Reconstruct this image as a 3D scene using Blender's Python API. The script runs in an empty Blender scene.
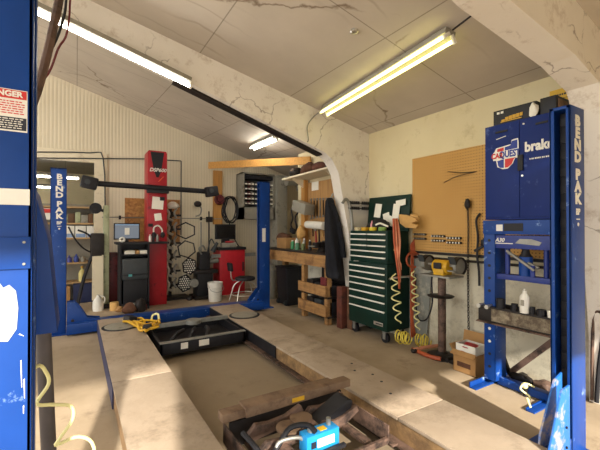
import bpy, bmesh, math, random
from mathutils import Vector, Matrix, Euler
random.seed(7)
S = bpy.context.scene
COL = S.collection

# ---------------------------------------------------------------- camera, world, sun, exposure
cd = bpy.data.cameras.new('camera'); cam = bpy.data.objects.new('camera', cd); COL.objects.link(cam)
cam.location = (0, 0, 1.5)
cam.rotation_euler = (math.radians(90.44), 0, math.radians(-31.7))
cd.sensor_width = 36; cd.lens = 362 / 600 * 36; cd.clip_start = .05
S.camera = cam
W = bpy.data.worlds.new('daylight'); S.world = W; W.use_nodes = True
bg = W.node_tree.nodes['Background']
bg.inputs[0].default_value = (1.0, 1.0, .985, 1); bg.inputs[1].default_value = 1.28
sl = bpy.data.lights.new('sun', 'SUN'); sun = bpy.data.objects.new('sun', sl); COL.objects.link(sun)
sl.energy = 5.6; sl.color = (1, .945, .86); sl.angle = math.radians(1.6)
sun.location = (-2, -6, 6)
sun.rotation_euler = Vector((.22, 1, -.5)).to_track_quat('-Z', 'Y').to_euler()
S.view_settings.view_transform = 'Standard'; S.view_settings.look = 'None'
S.view_settings.exposure = 1.08; S.view_settings.gamma = 1.0; S.view_settings.use_curve_mapping = False

# ---------------------------------------------------------------- materials
def lin(h):
    h = h.lstrip('#'); c = [int(h[i:i+2], 16) / 255 for i in (0, 2, 4)]
    return [x / 12.92 if x <= .04045 else ((x + .055) / 1.055) ** 2.4 for x in c]
def newmat(name):
    m = bpy.data.materials.new(name); m.use_nodes = True
    nt = m.node_tree; return m, nt, nt.nodes['Principled BSDF']
def N(nt, t, **k):
    n = nt.nodes.new(t)
    for a, v in k.items():
        if a.startswith('i_'): n.inputs[int(a[2:]) if a[2:].isdigit() else a[2:].replace('_', ' ')].default_value = v
        else: setattr(n, a, v)
    return n
def coords(nt, scale=(1, 1, 1), kind='Object'):
    tc = N(nt, 'ShaderNodeTexCoord'); mp = N(nt, 'ShaderNodeMapping'); mp.inputs['Scale'].default_value = scale
    nt.links.new(tc.outputs[kind], mp.inputs[0]); return mp.outputs[0]
def noise(nt, vec, scale, detail=5, rough=.6):
    n = N(nt, 'ShaderNodeTexNoise'); n.inputs['Scale'].default_value = scale; n.inputs['Detail'].default_value = detail
    n.inputs['Roughness'].default_value = rough; nt.links.new(vec, n.inputs['Vector']); return n.outputs['Fac']
def ramp(nt, fac, stops):
    r = N(nt, 'ShaderNodeValToRGB'); e = r.color_ramp.elements
    while len(e) < len(stops): e.new(.5)
    for q, (p, c) in zip(e, stops):
        q.position = p; q.color = tuple(c) + (1,) if len(c) == 3 else c
    nt.links.new(fac, r.inputs[0]); return r.outputs[0]
def mix(nt, fac, a, b, mode='MIX'):
    m = N(nt, 'ShaderNodeMix', data_type='RGBA', blend_type=mode)
    for sock, v in ((m.inputs[0], fac), (m.inputs[6], a), (m.inputs[7], b)):
        if hasattr(v, 'is_linked'): nt.links.new(v, sock)
        elif isinstance(v, (int, float)): sock.default_value = v
        else: sock.default_value = tuple(v) + (1,)
    return m.outputs[2]
def bumpn(nt, b, h, strength=.3, dist=.01):
    n = N(nt, 'ShaderNodeBump'); n.inputs['Strength'].default_value = strength; n.inputs['Distance'].default_value = dist
    nt.links.new(h, n.inputs['Height']); nt.links.new(n.outputs[0], b.inputs['Normal'])
W3 = (0, 0, 0)
def M(name, hexc, rough=.55, metal=0., var=.12, scale=14, bump=.0, stain=None, amount=.35, sscale=5, spec=.4):
    """paint / plastic / wood with a fine tone variation and, where given, stains of a second colour"""
    m, nt, b = newmat(name); c = lin(hexc); v = coords(nt)
    n = noise(nt, v, scale)
    col = ramp(nt, n, [(.3, [x * (1 - var) for x in c]), (.7, [min(1, x * (1 + var)) for x in c])])
    if stain:
        n2 = noise(nt, v, sscale, 7, .7)
        k = ramp(nt, n2, [(.62 - amount * .45, W3), (.70 - amount * .25, (1, 1, 1))])
        col = mix(nt, k, col, lin(stain))
    nt.links.new(col, b.inputs['Base Color'])
    b.inputs['Roughness'].default_value = rough; b.inputs['Metallic'].default_value = metal
    b.inputs['Specular IOR Level'].default_value = spec
    if bump: bumpn(nt, b, n, bump)
    return m
def WOOD(name, hexc, dark=.55, axis='x', scale=3, stain=None):
    m, nt, b = newmat(name); c = lin(hexc)
    sc = {'x': (.6, 9, 9), 'y': (9, .6, 9), 'z': (9, 9, .6)}[axis]
    n = noise(nt, coords(nt, sc), scale, 6, .65)
    col = ramp(nt, n, [(.3, [x * dark for x in c]), (.55, c), (.75, [min(1, x * 1.15) for x in c])])
    if stain:
        k = ramp(nt, noise(nt, coords(nt), 4, 6, .7), [(.48, W3), (.66, (1, 1, 1))]); col = mix(nt, k, col, lin(stain))
    nt.links.new(col, b.inputs['Base Color']); b.inputs['Roughness'].default_value = .75
    bumpn(nt, b, n, .2); return m
def EMIT(name, col, strength):
    m, nt, b = newmat(name); b.inputs['Base Color'].default_value = (.9, .9, .88, 1)
    b.inputs['Emission Color'].default_value = tuple(col) + (1,); b.inputs['Emission Strength'].default_value = strength
    return m

# concrete floor: dusty tan with oil stains
m, nt, b = newmat('floor_concrete'); v = coords(nt)
col = ramp(nt, noise(nt, v, 1.1, 8, .62), [(.28, lin('#88775e')), (.5, lin('#a08d73')), (.72, lin('#b09c82'))])
k = ramp(nt, noise(nt, v, 2.3, 9, .75), [(.56, W3), (.72, (.75, .75, .75))]); col = mix(nt, k, col, lin('#6d5a45'))
k = ramp(nt, noise(nt, v, 38, 4, .7), [(.62, W3), (.78, (.5, .5, .5))]); col = mix(nt, k, col, lin('#c4ae90'))
# darker band between the runways
sx = N(nt, 'ShaderNodeSeparateXYZ'); nt.links.new(v, sx.inputs[0])
w_ = N(nt, 'ShaderNodeMath', operation='MULTIPLY_ADD'); w_.inputs[1].default_value = .5; nt.links.new(noise(nt, v, 1.6, 6), w_.inputs[0]); nt.links.new(sx.outputs[0], w_.inputs[2])
a_ = N(nt, 'ShaderNodeMath', operation='SUBTRACT'); a_.inputs[1].default_value = 1.55; nt.links.new(w_.outputs[0], a_.inputs[0])
b_ = N(nt, 'ShaderNodeMath', operation='ABSOLUTE'); nt.links.new(a_.outputs[0], b_.inputs[0])
col = mix(nt, ramp(nt, b_.outputs[0], [(.45, (.55, .55, .55)), (.75, W3)]), col, lin('#6a5a43'))
nt.links.new(col, b.inputs['Base Color']); b.inputs['Roughness'].default_value = .72; bumpn(nt, b, noise(nt, v, 30), .25, .004)
FLOOR = m
# ceiling boards with joints and peeling cracks
m, nt, b = newmat('ceiling_panels'); v = coords(nt)
col = ramp(nt, noise(nt, v, .8, 7, .6), [(.3, lin('#b1a697')), (.7, lin('#c6bbab'))])
br = N(nt, 'ShaderNodeTexBrick'); br.inputs['Scale'].default_value = 1; br.inputs['Mortar Size'].default_value = .006
br.inputs['Brick Width'].default_value = 1.22; br.inputs['Row Height'].default_value = 2.44; br.offset = 0
nt.links.new(v, br.inputs['Vector'])
br.inputs['Color1'].default_value = br.inputs['Color2'].default_value = (0, 0, 0, 1); br.inputs['Mortar'].default_value = (.55, .55, .55, 1)
col = mix(nt, br.outputs['Color'], col, lin('#57493a'))
nz = N(nt, 'ShaderNodeTexNoise'); nz.inputs['Scale'].default_value = 3.5; nz.inputs['Detail'].default_value = 6; nt.links.new(v, nz.inputs['Vector'])
va = N(nt, 'ShaderNodeVectorMath', operation='MULTIPLY_ADD'); va.inputs[1].default_value = (.35, .35, .35)
nt.links.new(nz.outputs['Color'], va.inputs[0]); nt.links.new(v, va.inputs[2])
vo = N(nt, 'ShaderNodeTexVoronoi', feature='DISTANCE_TO_EDGE'); vo.inputs['Scale'].default_value = .55; nt.links.new(va.outputs[0], vo.inputs['Vector'])
k = ramp(nt, vo.outputs['Distance'], [(.0, (.85, .85, .85)), (.012, W3)])
k2 = ramp(nt, noise(nt, v, .9, 2), [(.5, W3), (.58, (1, 1, 1))]); k = mix(nt, 1.0, k, k2, 'MULTIPLY')
col = mix(nt, k, col, lin('#6b563f'))
# faint wrinkle lines of the sheeting along the slope
wv = N(nt, 'ShaderNodeTexWave', wave_type='BANDS', bands_direction='Y'); wv.inputs['Scale'].default_value = 1.1; wv.inputs['Distortion'].default_value = 5
wv.inputs['Detail'].default_value = 3; nt.links.new(v, wv.inputs['Vector'])
k = ramp(nt, wv.outputs['Fac'], [(.0, (.32, .32, .32)), (.05, W3)]); k = mix(nt, 1.0, k, ramp(nt, noise(nt, v, .55, 2), [(.48, W3), (.6, (1, 1, 1))]), 'MULTIPLY'); col = mix(nt, k, col, lin('#6b563f'))
nt.links.new(col, b.inputs['Base Color']); b.inputs['Roughness'].default_value = .8; CEIL = m
# ribbed metal siding on the far wall (ribs every 7.5 cm along X)
m, nt, b = newmat('ribbed_siding'); v = coords(nt)
wv = N(nt, 'ShaderNodeTexWave', wave_type='BANDS', bands_direction='X'); wv.inputs['Scale'].default_value = 5.0
nt.links.new(v, wv.inputs['Vector'])
c0 = ramp(nt, noise(nt, v, 1.0, 6), [(.3, lin('#d2c6aa')), (.7, lin('#ddd1b6'))])
col = mix(nt, ramp(nt, wv.outputs['Fac'], [(.03, (.22, .22, .22)), (.2, W3)]), c0, lin('#8f8163'))
nt.links.new(col, b.inputs['Base Color']); b.inputs['Roughness'].default_value = .6; bumpn(nt, b, wv.outputs['Fac'], .25, .01); SIDING = m
# cream wall with soft smears
def plaster(name, a, c, st, amt, cr=False):
    m, nt, b = newmat(name); v = coords(nt)
    col = ramp(nt, noise(nt, v, 1.3, 7), [(.3, lin(a)), (.7, lin(c))])
    k = ramp(nt, noise(nt, v, 4.5, 9, .75), [(.60 - amt * .2, W3), (.76 - amt * .1, (.8, .8, .8))]); col = mix(nt, k, col, lin(st))
    if cr:
        nz = N(nt, 'ShaderNodeTexNoise'); nz.inputs['Scale'].default_value = 5; nz.inputs['Detail'].default_value = 6; nt.links.new(v, nz.inputs['Vector'])
        va = N(nt, 'ShaderNodeVectorMath', operation='MULTIPLY_ADD'); va.inputs[1].default_value = (.3, .3, .3)
        nt.links.new(nz.outputs['Color'], va.inputs[0]); nt.links.new(v, va.inputs[2])
        vo = N(nt, 'ShaderNodeTexVoronoi', feature='DISTANCE_TO_EDGE'); vo.inputs['Scale'].default_value = 1.3; nt.links.new(va.outputs[0], vo.inputs['Vector'])
        k = ramp(nt, vo.outputs['Distance'], [(.0, (.7, .7, .7)), (.012, W3)])
        k2 = ramp(nt, noise(nt, v, 1.6, 2), [(.52, W3), (.58, (1, 1, 1))]); k = mix(nt, 1.0, k, k2, 'MULTIPLY')
        col = mix(nt, k, col, lin('#6a5642'))
    nt.links.new(col, b.inputs['Base Color']); b.inputs['Roughness'].default_value = .8; bumpn(nt, b, noise(nt, v, 18), .25, .006); return m
CREAM = plaster('cream_wall', '#cdbe98', '#d6c8a3', '#b3a27c', .1)
CREAM2 = plaster('cream_trim', '#d8ccae', '#e2d6ba', '#a8977a', .2)
DADO = plaster('bare_concrete_wall', '#c2baa2', '#d2cab4', '#857a66', .6)
FRAME = plaster('painted_frame', '#dad2c5', '#e4ddd1', '#a38c72', .35, True)
# pegboard
m, nt, b = newmat('pegboard'); v = coords(nt, (1, 1, 1)); base = ramp(nt, noise(nt, v, 2), [(.3, lin('#b98a45')), (.7, lin('#c89a54'))])
sp = N(nt, 'ShaderNodeSeparateXYZ'); nt.links.new(v, sp.inputs[0])
def cell(o):
    f = N(nt, 'ShaderNodeMath', operation='MULTIPLY'); f.inputs[1].default_value = 1 / .034; nt.links.new(o, f.inputs[0])
    g = N(nt, 'ShaderNodeMath', operation='FRACT'); nt.links.new(f.outputs[0], g.inputs[0])
    h = N(nt, 'ShaderNodeMath', operation='SUBTRACT'); h.inputs[1].default_value = .5; nt.links.new(g.outputs[0], h.inputs[0])
    p = N(nt, 'ShaderNodeMath', operation='POWER'); p.inputs[1].default_value = 2; nt.links.new(h.outputs[0], p.inputs[0]); return p.outputs[0]
ad = N(nt, 'ShaderNodeMath', operation='ADD'); nt.links.new(cell(sp.outputs[1]), ad.inputs[0]); nt.links.new(cell(sp.outputs[2]), ad.inputs[1])
lt = N(nt, 'ShaderNodeMath', operation='LESS_THAN'); lt.inputs[1].default_value = .035; nt.links.new(ad.outputs[0], lt.inputs[0])
nt.links.new(mix(nt, lt.outputs[0], base, lin('#4f3714')), b.inputs['Base Color']); b.inputs['Roughness'].default_value = .7; PEG = m
# chipboard panel
m, nt, b = newmat('chipboard'); v = coords(nt)
vo = N(nt, 'ShaderNodeTexVoronoi'); vo.inputs['Scale'].default_value = 22; nt.links.new(v, vo.inputs['Vector'])
nt.links.new(ramp(nt, vo.outputs['Color'], [(.1, lin('#8a5a28')), (.9, lin('#b98242'))]), b.inputs['Base Color']); CHIP = m

def runway_mat(name, a, c, st, amt):
    m, nt, b = newmat(name); v = coords(nt)
    col = ramp(nt, noise(nt, v, 2.2, 8, .65), [(.3, lin(a)), (.7, lin(c))])
    k = ramp(nt, noise(nt, v, 3.2, 10, .75), [(.60 - amt * .2, W3), (.8 - amt * .2, (.8, .8, .8))]); col = mix(nt, k, col, lin(st))
    nt.links.new(col, b.inputs['Base Color']); b.inputs['Roughness'].default_value = .7; bumpn(nt, b, noise(nt, v, 24, 8), .4, .006); return m
DECK = runway_mat('dusty_deck', '#978570', '#ac9a84', '#70604d', .5)
RUST = runway_mat('dirty_edge', '#6d5236', '#a98556', '#3b2a1c', .8)
BLUE = M('lift_blue', '#123b80', .36, 0, .1, 5, 0, '#7f9ac4', .0, 9, .22)
BLUEW = M('worn_blue', '#2463b0', .45, 0, .1, 6, 0, '#a8998a', .25, 7)
CABB = M('cabinet_blue', '#0e2564', .5, 0, .12, 4, 0, '#4a5c92', .05, 6, .2)
NAVY = M('navy_enamel', '#1c2f78', .45, 0, .12)  # one even navy tone for the inner press parts
BLACK = M('black_rubber', '#17161a', .6, 0, .2)
CHAN = M('greasy_black_steel', '#1d1c20', .5, .2, .3)
DARK = M('dark_steel', '#2b2624', .5, .4, .25, 12, .1)
BROWNST = M('rusty_steel', '#6a5346', .65, .2, .25, 9, .2, '#2c221d', .35, 6)
TANST = M('dusty_steel', '#78604a', .7, .1, .2, 8, .15, '#5d4736', .3, 6)
WHITE = M('white_plastic', '#dedace', .45, 0, .05)
PAPER = M('paper', '#e6e1d2', .8, 0, .04)
REDP = M('red_enamel', '#a01a24', .4, 0, .12, 4, 0, '#6a141a', .05)
REDC = M('cabinet_red', '#b3202a', .4, 0, .1)
MAROON = M('maroon_paint', '#6a2528', .5, 0, .2, 6, 0, '#3c1a1a', .3)
GREEN = M('dark_green_enamel', '#0f2a22', .42, 0, .12, 4, spec=.2)
CHROME = M('bright_steel', '#c9c6bc', .3, .8, .08)
STEEL = M('grey_steel', '#8c8a82', .5, .5, .15)
GREYP = M('grey_paint', '#8f8a7c', .55, 0, .12, 5, 0, '#6f695d', .15)
GREYD = M('dark_grey_plastic', '#34383a', .5, 0, .12)
YELLOW = M('yellow_paint', '#c99a22', .45, 0, .12)
YHOSE = M('yellow_hose', '#d9c34e', .45, 0, .06)
PHOSE = M('pale_hose', '#e2da9a', .45, 0, .06)
ORANGE = M('orange_cable', '#a84f2c', .5, 0, .12)
PINK = M('faded_orange_cable', '#c48262', .55, 0, .12)
CARD = M('cardboard', '#a9804f', .8, 0, .12, 6)
TANGL = M('leather_tan', '#c59a5c', .8, 0, .1)
BROWN = M('brown_cloth', '#5a3a28', .85, 0, .25, 10, .2)
CLOTH = M('black_cloth', '#12131a', .9, 0, .3, 10, .3)
LUMBER = WOOD('yellow_lumber', '#c58f46', .75, 'x')
LUMBERY = WOOD('bench_timber', '#a57a48', .6, 'y', 3, '#6e4c2c')
LUMBERZ = WOOD('stud_timber', '#c08a45', .7, 'z')
PLY = WOOD('plywood_board', '#b08550', .7, 'z')
SHELFW = WOOD('shelf_board', '#b79568', .7, 'x')
CYAN = M('bright_blue_pump', '#1c80ba', .4, 0, .08)
PALEGR = M('pale_green_paint', '#a3a682', .5, 0, .15, 6, 0, '#6d7356', .2)
REDT = M('red_print', '#c02a26', .5, 0, .03)
NAVYT = M('dark_print', '#20222c', .5, 0, .03)
BLUET = M('blue_print', '#1d3486', .5, 0, .03)
SCREEN, nt, b = newmat('lit_screen')
b.inputs['Base Color'].default_value = (.05, .06, .08, 1); b.inputs['Emission Color'].default_value = (.27, .31, .36, 1); b.inputs['Emission Strength'].default_value = .22
TUBE = EMIT('fluorescent_tube', (1, .93, .30), 2.6)
TUBEW = EMIT('white_fluorescent_tube', (1, .975, .90), 17)
GLASSY = M('dark_screen_glass', '#17181a', .2, 0, .05)

# ---------------------------------------------------------------- builders
def V(*a): return Vector(a)
def frame_from(d):
    d = Vector(d).normalized(); u = Vector((0, 0, 1)) if abs(d.z) < .95 else Vector((1, 0, 0))
    a = d.cross(u).normalized(); return a, a.cross(d).normalized()
class MB:
    def __init__(s): s.bm = bmesh.new()
    def box(s, x0, x1, y0, y1, z0, z1):
        return s.obox(((x0+x1)/2, (y0+y1)/2, (z0+z1)/2), (abs(x1-x0), abs(y1-y0), abs(z1-z0)))
    def obox(s, c, size, rot=(0, 0, 0)):
        mt = Matrix.Translation(c) @ Euler([math.radians(r) for r in rot]).to_matrix().to_4x4() @ Matrix.Diagonal((*size, 1))
        bmesh.ops.create_cube(s.bm, size=1, matrix=mt); return s
    def bar(s, p0, p1, w, h, up=(0, 0, 1)):
        p0, p1 = Vector(p0), Vector(p1); d = (p1-p0).normalized(); a = d.cross(Vector(up)).normalized(); u = a.cross(d)
        vs = [s.bm.verts.new(p + a*i*w/2 + u*j*h/2) for p in (p0, p1) for i, j in ((-1, -1), (1, -1), (1, 1), (-1, 1))]
        for f in ((3, 2, 1, 0), (4, 5, 6, 7), (0, 1, 5, 4), (1, 2, 6, 5), (2, 3, 7, 6), (3, 0, 4, 7)): s.bm.faces.new([vs[i] for i in f])
        return s
    def cyl(s, p0, p1, r, r2=None, seg=16):
        p0, p1 = Vector(p0), Vector(p1); r2 = r if r2 is None else r2; a, u = frame_from(p1-p0)
        R = []
        for p, q in ((p0, r), (p1, r2)):
            R.append([s.bm.verts.new(p + (a*math.cos(t)+u*math.sin(t))*q) for t in [2*math.pi*i/seg for i in range(seg)]])
        for i in range(seg): s.bm.faces.new((R[0][i], R[0][(i+1) % seg], R[1][(i+1) % seg], R[1][i]))
        s.bm.faces.new(R[0][::-1]); s.bm.faces.new(R[1]); return s
    def lathe(s, c, prof, seg=20, axis=(0, 0, 1)):
        c = Vector(c); ax = Vector(axis).normalized(); a, u = frame_from(ax); R = []
        for r, z in prof: R.append([s.bm.verts.new(c + ax*z + (a*math.cos(t)+u*math.sin(t))*max(r, .0004)) for t in [2*math.pi*i/seg for i in range(seg)]])
        for k in range(len(R)-1):
            for i in range(seg): s.bm.faces.new((R[k][i], R[k][(i+1) % seg], R[k+1][(i+1) % seg], R[k+1][i]))
        s.bm.faces.new(R[0][::-1]); s.bm.faces.new(R[-1]); return s
    def tube(s, pts, r, seg=8, sub=5, closed=False, r2=None):
        P = [Vector(p) for p in pts]
        if sub > 1:
            Q = []; n = len(P)
            for i in range(n if closed else n-1):
                g = lambda j: P[j % n] if closed else P[max(0, min(n-1, j))]
                p0, p1, p2, p3 = g(i-1), g(i), g(i+1), g(i+2)
                for k in range(sub):
                    t = k/sub; Q.append(.5*((2*p1)+(p2-p0)*t+(2*p0-5*p1+4*p2-p3)*t*t+(3*p1-p0-3*p2+p3)*t**3))
            if not closed: Q.append(P[-1])
            P = Q
        n = len(P); R = []; a = None
        for i, p in enumerate(P):
            d = (P[(i+1) % n]-P[i-1]) if closed else (P[min(n-1, i+1)]-P[max(0, i-1)])
            if d.length < 1e-7: d = Vector((0, 0, 1))
            d.normalize()
            if a is None: a, _ = frame_from(d)
            a = (a-d*a.dot(d)).normalized(); u = d.cross(a)
            q = r if r2 is None else r+(r2-r)*i/max(1, n-1)
            R.append([s.bm.verts.new(p+(a*math.cos(t)+u*math.sin(t))*q) for t in [2*math.pi*k/seg for k in range(seg)]])
        for k in range(n if closed else n-1):
            A, B = R[k], R[(k+1) % n]
            for i in range(seg): s.bm.faces.new((A[i], A[(i+1) % seg], B[(i+1) % seg], B[i]))
        if not closed: s.bm.faces.new(R[0][::-1]); s.bm.faces.new(R[-1])
        return s
    def prism(s, pts, plane, a0, a1):
        f = {'xz': lambda u, v, w: (u, w, v), 'yz': lambda u, v, w: (w, u, v), 'xy': lambda u, v, w: (u, v, w)}[plane]
        A = [s.bm.verts.new(f(u, v, a0)) for u, v in pts]; B = [s.bm.verts.new(f(u, v, a1)) for u, v in pts]; n = len(pts)
        s.bm.faces.new(A); s.bm.faces.new(B[::-1])
        for i in range(n): s.bm.faces.new((A[i], B[i], B[(i+1) % n], A[(i+1) % n]))
        return s
    def torus(s, c, R_, r, axis=(0, 0, 1), seg=24, ss=8):
        a, u = frame_from(axis); c = Vector(c)
        return s.tube([c+(a*math.cos(t)+u*math.sin(t))*R_ for t in [2*math.pi*i/seg for i in range(seg)]], r, ss, 1, True)
    def ball(s, c, r, seg=12):
        r = r if hasattr(r, '__len__') else (r, r, r)
        bmesh.ops.create_uvsphere(s.bm, u_segments=seg, v_segments=max(6, seg//2), radius=1, matrix=Matrix.Translation(c) @ Matrix.Diagonal((*r, 1))); return s
    def lump(s, c, r, amp=.2, seed=0, seg=14):
        """an irregular soft heap"""
        rnd = random.Random(seed); k = [(rnd.uniform(-3, 3), rnd.uniform(-3, 3), rnd.uniform(-3, 3), rnd.uniform(0, 6)) for _ in range(5)]
        g = bmesh.ops.create_uvsphere(s.bm, u_segments=seg, v_segments=seg//2+2, radius=1)
        for v in g['verts']:
            p = v.co.copy(); h = sum(math.sin(a*p.x*1.6+b_*p.y*1.6+c_*p.z*1.6+d) for a, b_, c_, d in k)/5
            q = p*(1+amp*h*1.6); v.co = Vector((c[0]+q.x*r[0], c[1]+q.y*r[1], c[2]+max(q.z, -.75)*r[2]))
        return s
    def build(s, name, mat, parent=None, label=None, cat=None, group=None, kind=None, bevel=0, origin=None, angle=38):
        bm = s.bm
        bmesh.ops.recalc_face_normals(bm, faces=bm.faces[:])
        if bevel:
            es = [e for e in bm.edges if len(e.link_faces) == 2 and e.calc_face_angle(0) > .7]
            bmesh.ops.bevel(bm, geom=es, offset=bevel, segments=2, profile=.6, affect='EDGES', clamp_overlap=True)
        if parent is not None: o0 = ORG[parent.name]
        elif origin is not None: o0 = Vector(origin)
        else:
            xs = [v.co for v in bm.verts]
            o0 = Vector(((min(v.x for v in xs)+max(v.x for v in xs))/2, (min(v.y for v in xs)+max(v.y for v in xs))/2, min(v.z for v in xs)))
        for v in bm.verts: v.co -= o0
        me = bpy.data.meshes.new(name); bm.to_mesh(me); bm.free()
        me.polygons.foreach_set('use_smooth', [True]*len(me.polygons)); me.set_sharp_from_angle(angle=math.radians(angle))
        me.materials.append(mat)
        o = bpy.data.objects.new(name, me); COL.objects.link(o)
        if parent is not None: o.parent = parent
        else: o.location = o0
        ORG[o.name] = o0
        if label: o['label'] = label
        if cat: o['category'] = cat
        if group: o['group'] = group
        if kind: o['kind'] = kind
        return o
ORG = {}
def T(name, label, cat, loc, group=None):
    o = bpy.data.objects.new(name, None); COL.objects.link(o); o.location = loc; o.empty_display_size = .1
    o['label'] = label; o['category'] = cat
    if group: o['group'] = group
    ORG[o.name] = Vector(loc); return o
def dup(o, loc, label=None, rotz=None, scale=None):
    def cp(x, par):
        c = x.copy(); COL.objects.link(c)
        if par is not None: c.parent = par
        for ch in x.children: cp(ch, c)
        return c
    c = cp(o, None); c.location = loc
    if rotz is not None: c.rotation_euler.z = rotz
    if scale: c.scale = scale
    if label: c['label'] = label
    ORG[c.name] = Vector(loc); return c
def structure(name, mb, mat): return mb.build(name, mat, kind='structure', origin=(0, 0, 0))
def text(body, name, mat, parent, pos, right, up, size, bold=.0, align='CENTER', depth=.0015, xs=1.0, shear=0):
    c = bpy.data.curves.new(name, 'FONT'); c.body = body; c.size = size; c.extrude = depth; c.offset = bold; c.align_x = align; c.align_y = 'CENTER'; c.shear = shear
    c.resolution_u = 3
    t = bpy.data.objects.new(name, c); COL.objects.link(t)
    me = bpy.data.meshes.new_from_object(t); bpy.data.objects.remove(t); bpy.data.curves.remove(c)
    r, u = Vector(right).normalized(), Vector(up).normalized(); n = r.cross(u)
    o0 = ORG[parent.name]
    for v in me.vertices: v.co = Vector(pos)+r*v.co.x*xs+u*v.co.y+n*v.co.z-o0
    me.materials.clear(); me.materials.append(mat); me.name = name
    o = bpy.data.objects.new(name, me); COL.objects.link(o); o.parent = parent; ORG[o.name] = o0; return o

# ---------------------------------------------------------------- the building
structure('floor', MB().box(-5, 6, -8, 13, -.12, 0), FLOOR)
def roof(x): return 2.95 + .225*(3.85-x)
def roof_far(x, y):
    a = roof(x); b = 3.13 + .30*(3.85-x); t = max(0, min(1, (y-4.3)/4.0)); return a+(b-a)*t
structure('ceiling', MB().prism([(5.0, roof(5.0)), (-5, roof(-5)), (-5, roof(-5)+.1), (5.0, roof(5)+.1)], 'xz', -.8, 4.3), CEIL)
mb = MB(); g = {}
nx, ny = 20, 10
for lay in (0, 1):
    for i in range(nx+1):
        for j in range(ny+1):
            x = -5+10.6*i/nx; y = 4.3+4.1*j/ny; g[lay, i, j] = mb.bm.verts.new((x, y, roof_far(x, y)+.1*lay))
for i in range(nx):
    for j in range(ny):
        mb.bm.faces.new((g[0, i, j], g[0, i, j+1], g[0, i+1, j+1], g[0, i+1, j])); mb.bm.faces.new((g[1, i, j], g[1, i+1, j], g[1, i+1, j+1], g[1, i, j+1]))
structure('ceiling_far', mb, CEIL)
structure('wall_right', MB().box(3.85, 4.0, -.8, 6.3, 1.10, 3.0), CREAM)
structure('wall_right_base', MB().box(3.835, 4.0, -.8, 6.3, 0, 1.10), DADO)
structure('wall_right_return', MB().box(4.0, 5.4, 6.2, 6.3, 0, 3.4), CREAM)
structure('wall_right_far', MB().box(5.4, 5.5, 6.2, 8.4, 0, 3.2), CREAM)
structure('wall_back', MB().prism([(.30, 0), (5.4, 0), (5.4, 2.8), (3.85, 3.3), (-5, 6.0), (-5, 0), (-2.4, 0), (-2.4, 2.80), (.30, 2.80)], 'xz', 8.3, 8.4), SIDING)
mb = MB().box(.30, .52, 8.262, 8.3, 0, 2.80); mb.box(-2.6, .52, 8.262, 8.3, 2.80, 3.0)
structure('trim_3', mb, CREAM2)
# back room seen through the wide opening
structure('wall_far', MB().box(-3, 1.6, 12.6, 12.7, 0, 3.2), CREAM)
structure('wall_far_right', MB().box(1.5, 1.6, 8.4, 12.6, 0, 3.2), DADO)
structure('wall_far_left', MB().box(-3, -2.9, 8.4, 12.6, 0, 3.2), DADO)
structure('ceiling_far_room', MB().box(-3, 1.6, 8.4, 12.7, 3.1, 3.2), GREYP)
# tapered rigid frames: column and rafter in one
def frame(name, inner, y0, y1, fy0, fy1):
    xe = -5
    pts = [(3.85, 0), (3.85, 2.95), (xe, roof(xe)), ] + inner[::-1]
    mb = MB().prism(pts, 'xz', y0, y1)
    for (xa, za), (xb, zb) in zip(inner[:-1], inner[1:]):     # the flange board that follows the inner edge
        if fy1 > 0: mb.bar((xa, (fy0+fy1)/2, za), (xb, (fy0+fy1)/2, zb), fy1-fy0, .03, (0, 0, 1) if abs(xb-xa) > abs(zb-za) else (1, 0, 0))
    return structure(name, mb, FRAME)
frame('trim_1', [(3.62, 0), (3.45, 1.39), (3.26, 2.30), (3.13, 2.50), (3.0, 2.58), (1.12, 3.16), (-.34, 3.60), (-5, 5.0)], 4.20, 4.40, 0, 0)
frame('trim_2', [(3.80, 0), (3.79, .60), (3.64, 1.73), (3.51, 2.46), (3.39, 2.62), (2.98, 2.73), (2.59, 2.78), (1.98, 2.86), (0, 3.4), (-5, 4.75)], 1.16, 1.34, 1.14, 1.36)
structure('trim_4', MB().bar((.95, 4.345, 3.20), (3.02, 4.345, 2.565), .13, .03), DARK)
# the front wall behind the viewpoint: a tall open bay on the left, unseen door panels added on the right to cut the sun
structure('wall_front', MB().prism([(4, 0), (4, 2.9), (-5, 4.93), (-5, 0), (-3.4, 0), (-3.4, 2.46), (-.14, 2.46), (-.14, 2.2), (3.7, 2.2), (3.7, 0)], 'xz', -.9, -.8), CREAM2)
mb = MB()
for k in range(3): mb.box(-.14, 3.7, -.82, -.77, 1.60+k*.5, 2.10+k*.5)
structure('sun_block_panels', mb, CREAM2)
# conduit runs that belong to the building
mb = MB().tube([(-0.64, 8.25, 2.79), (1.23, 8.25, 2.96), (1.98, 8.25, 2.99)], .012, 6, 1)
mb.tube([(1.98, 8.25, 2.99), (1.98, 8.25, 1.34)], .012, 6, 1)
mb.tube([(-0.64, 8.25, 2.9), (0.22, 8.25, 2.98), (0.45, 8.25, 2.9), (0.49, 8.25, 1.76)], .012, 6, 3)
mb.build('conduit', GREYD, None, 'thin dark conduit running level along the ribbed back wall beside the red tower', 'pipe')
MB().tube([(3.80, 3.45, 1.12), (3.80, 1.4, 1.12)], .014, 8, 1).build('pipe', DARK, None, 'dark pipe running along the right wall just below the pegboard', 'pipe')

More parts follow.
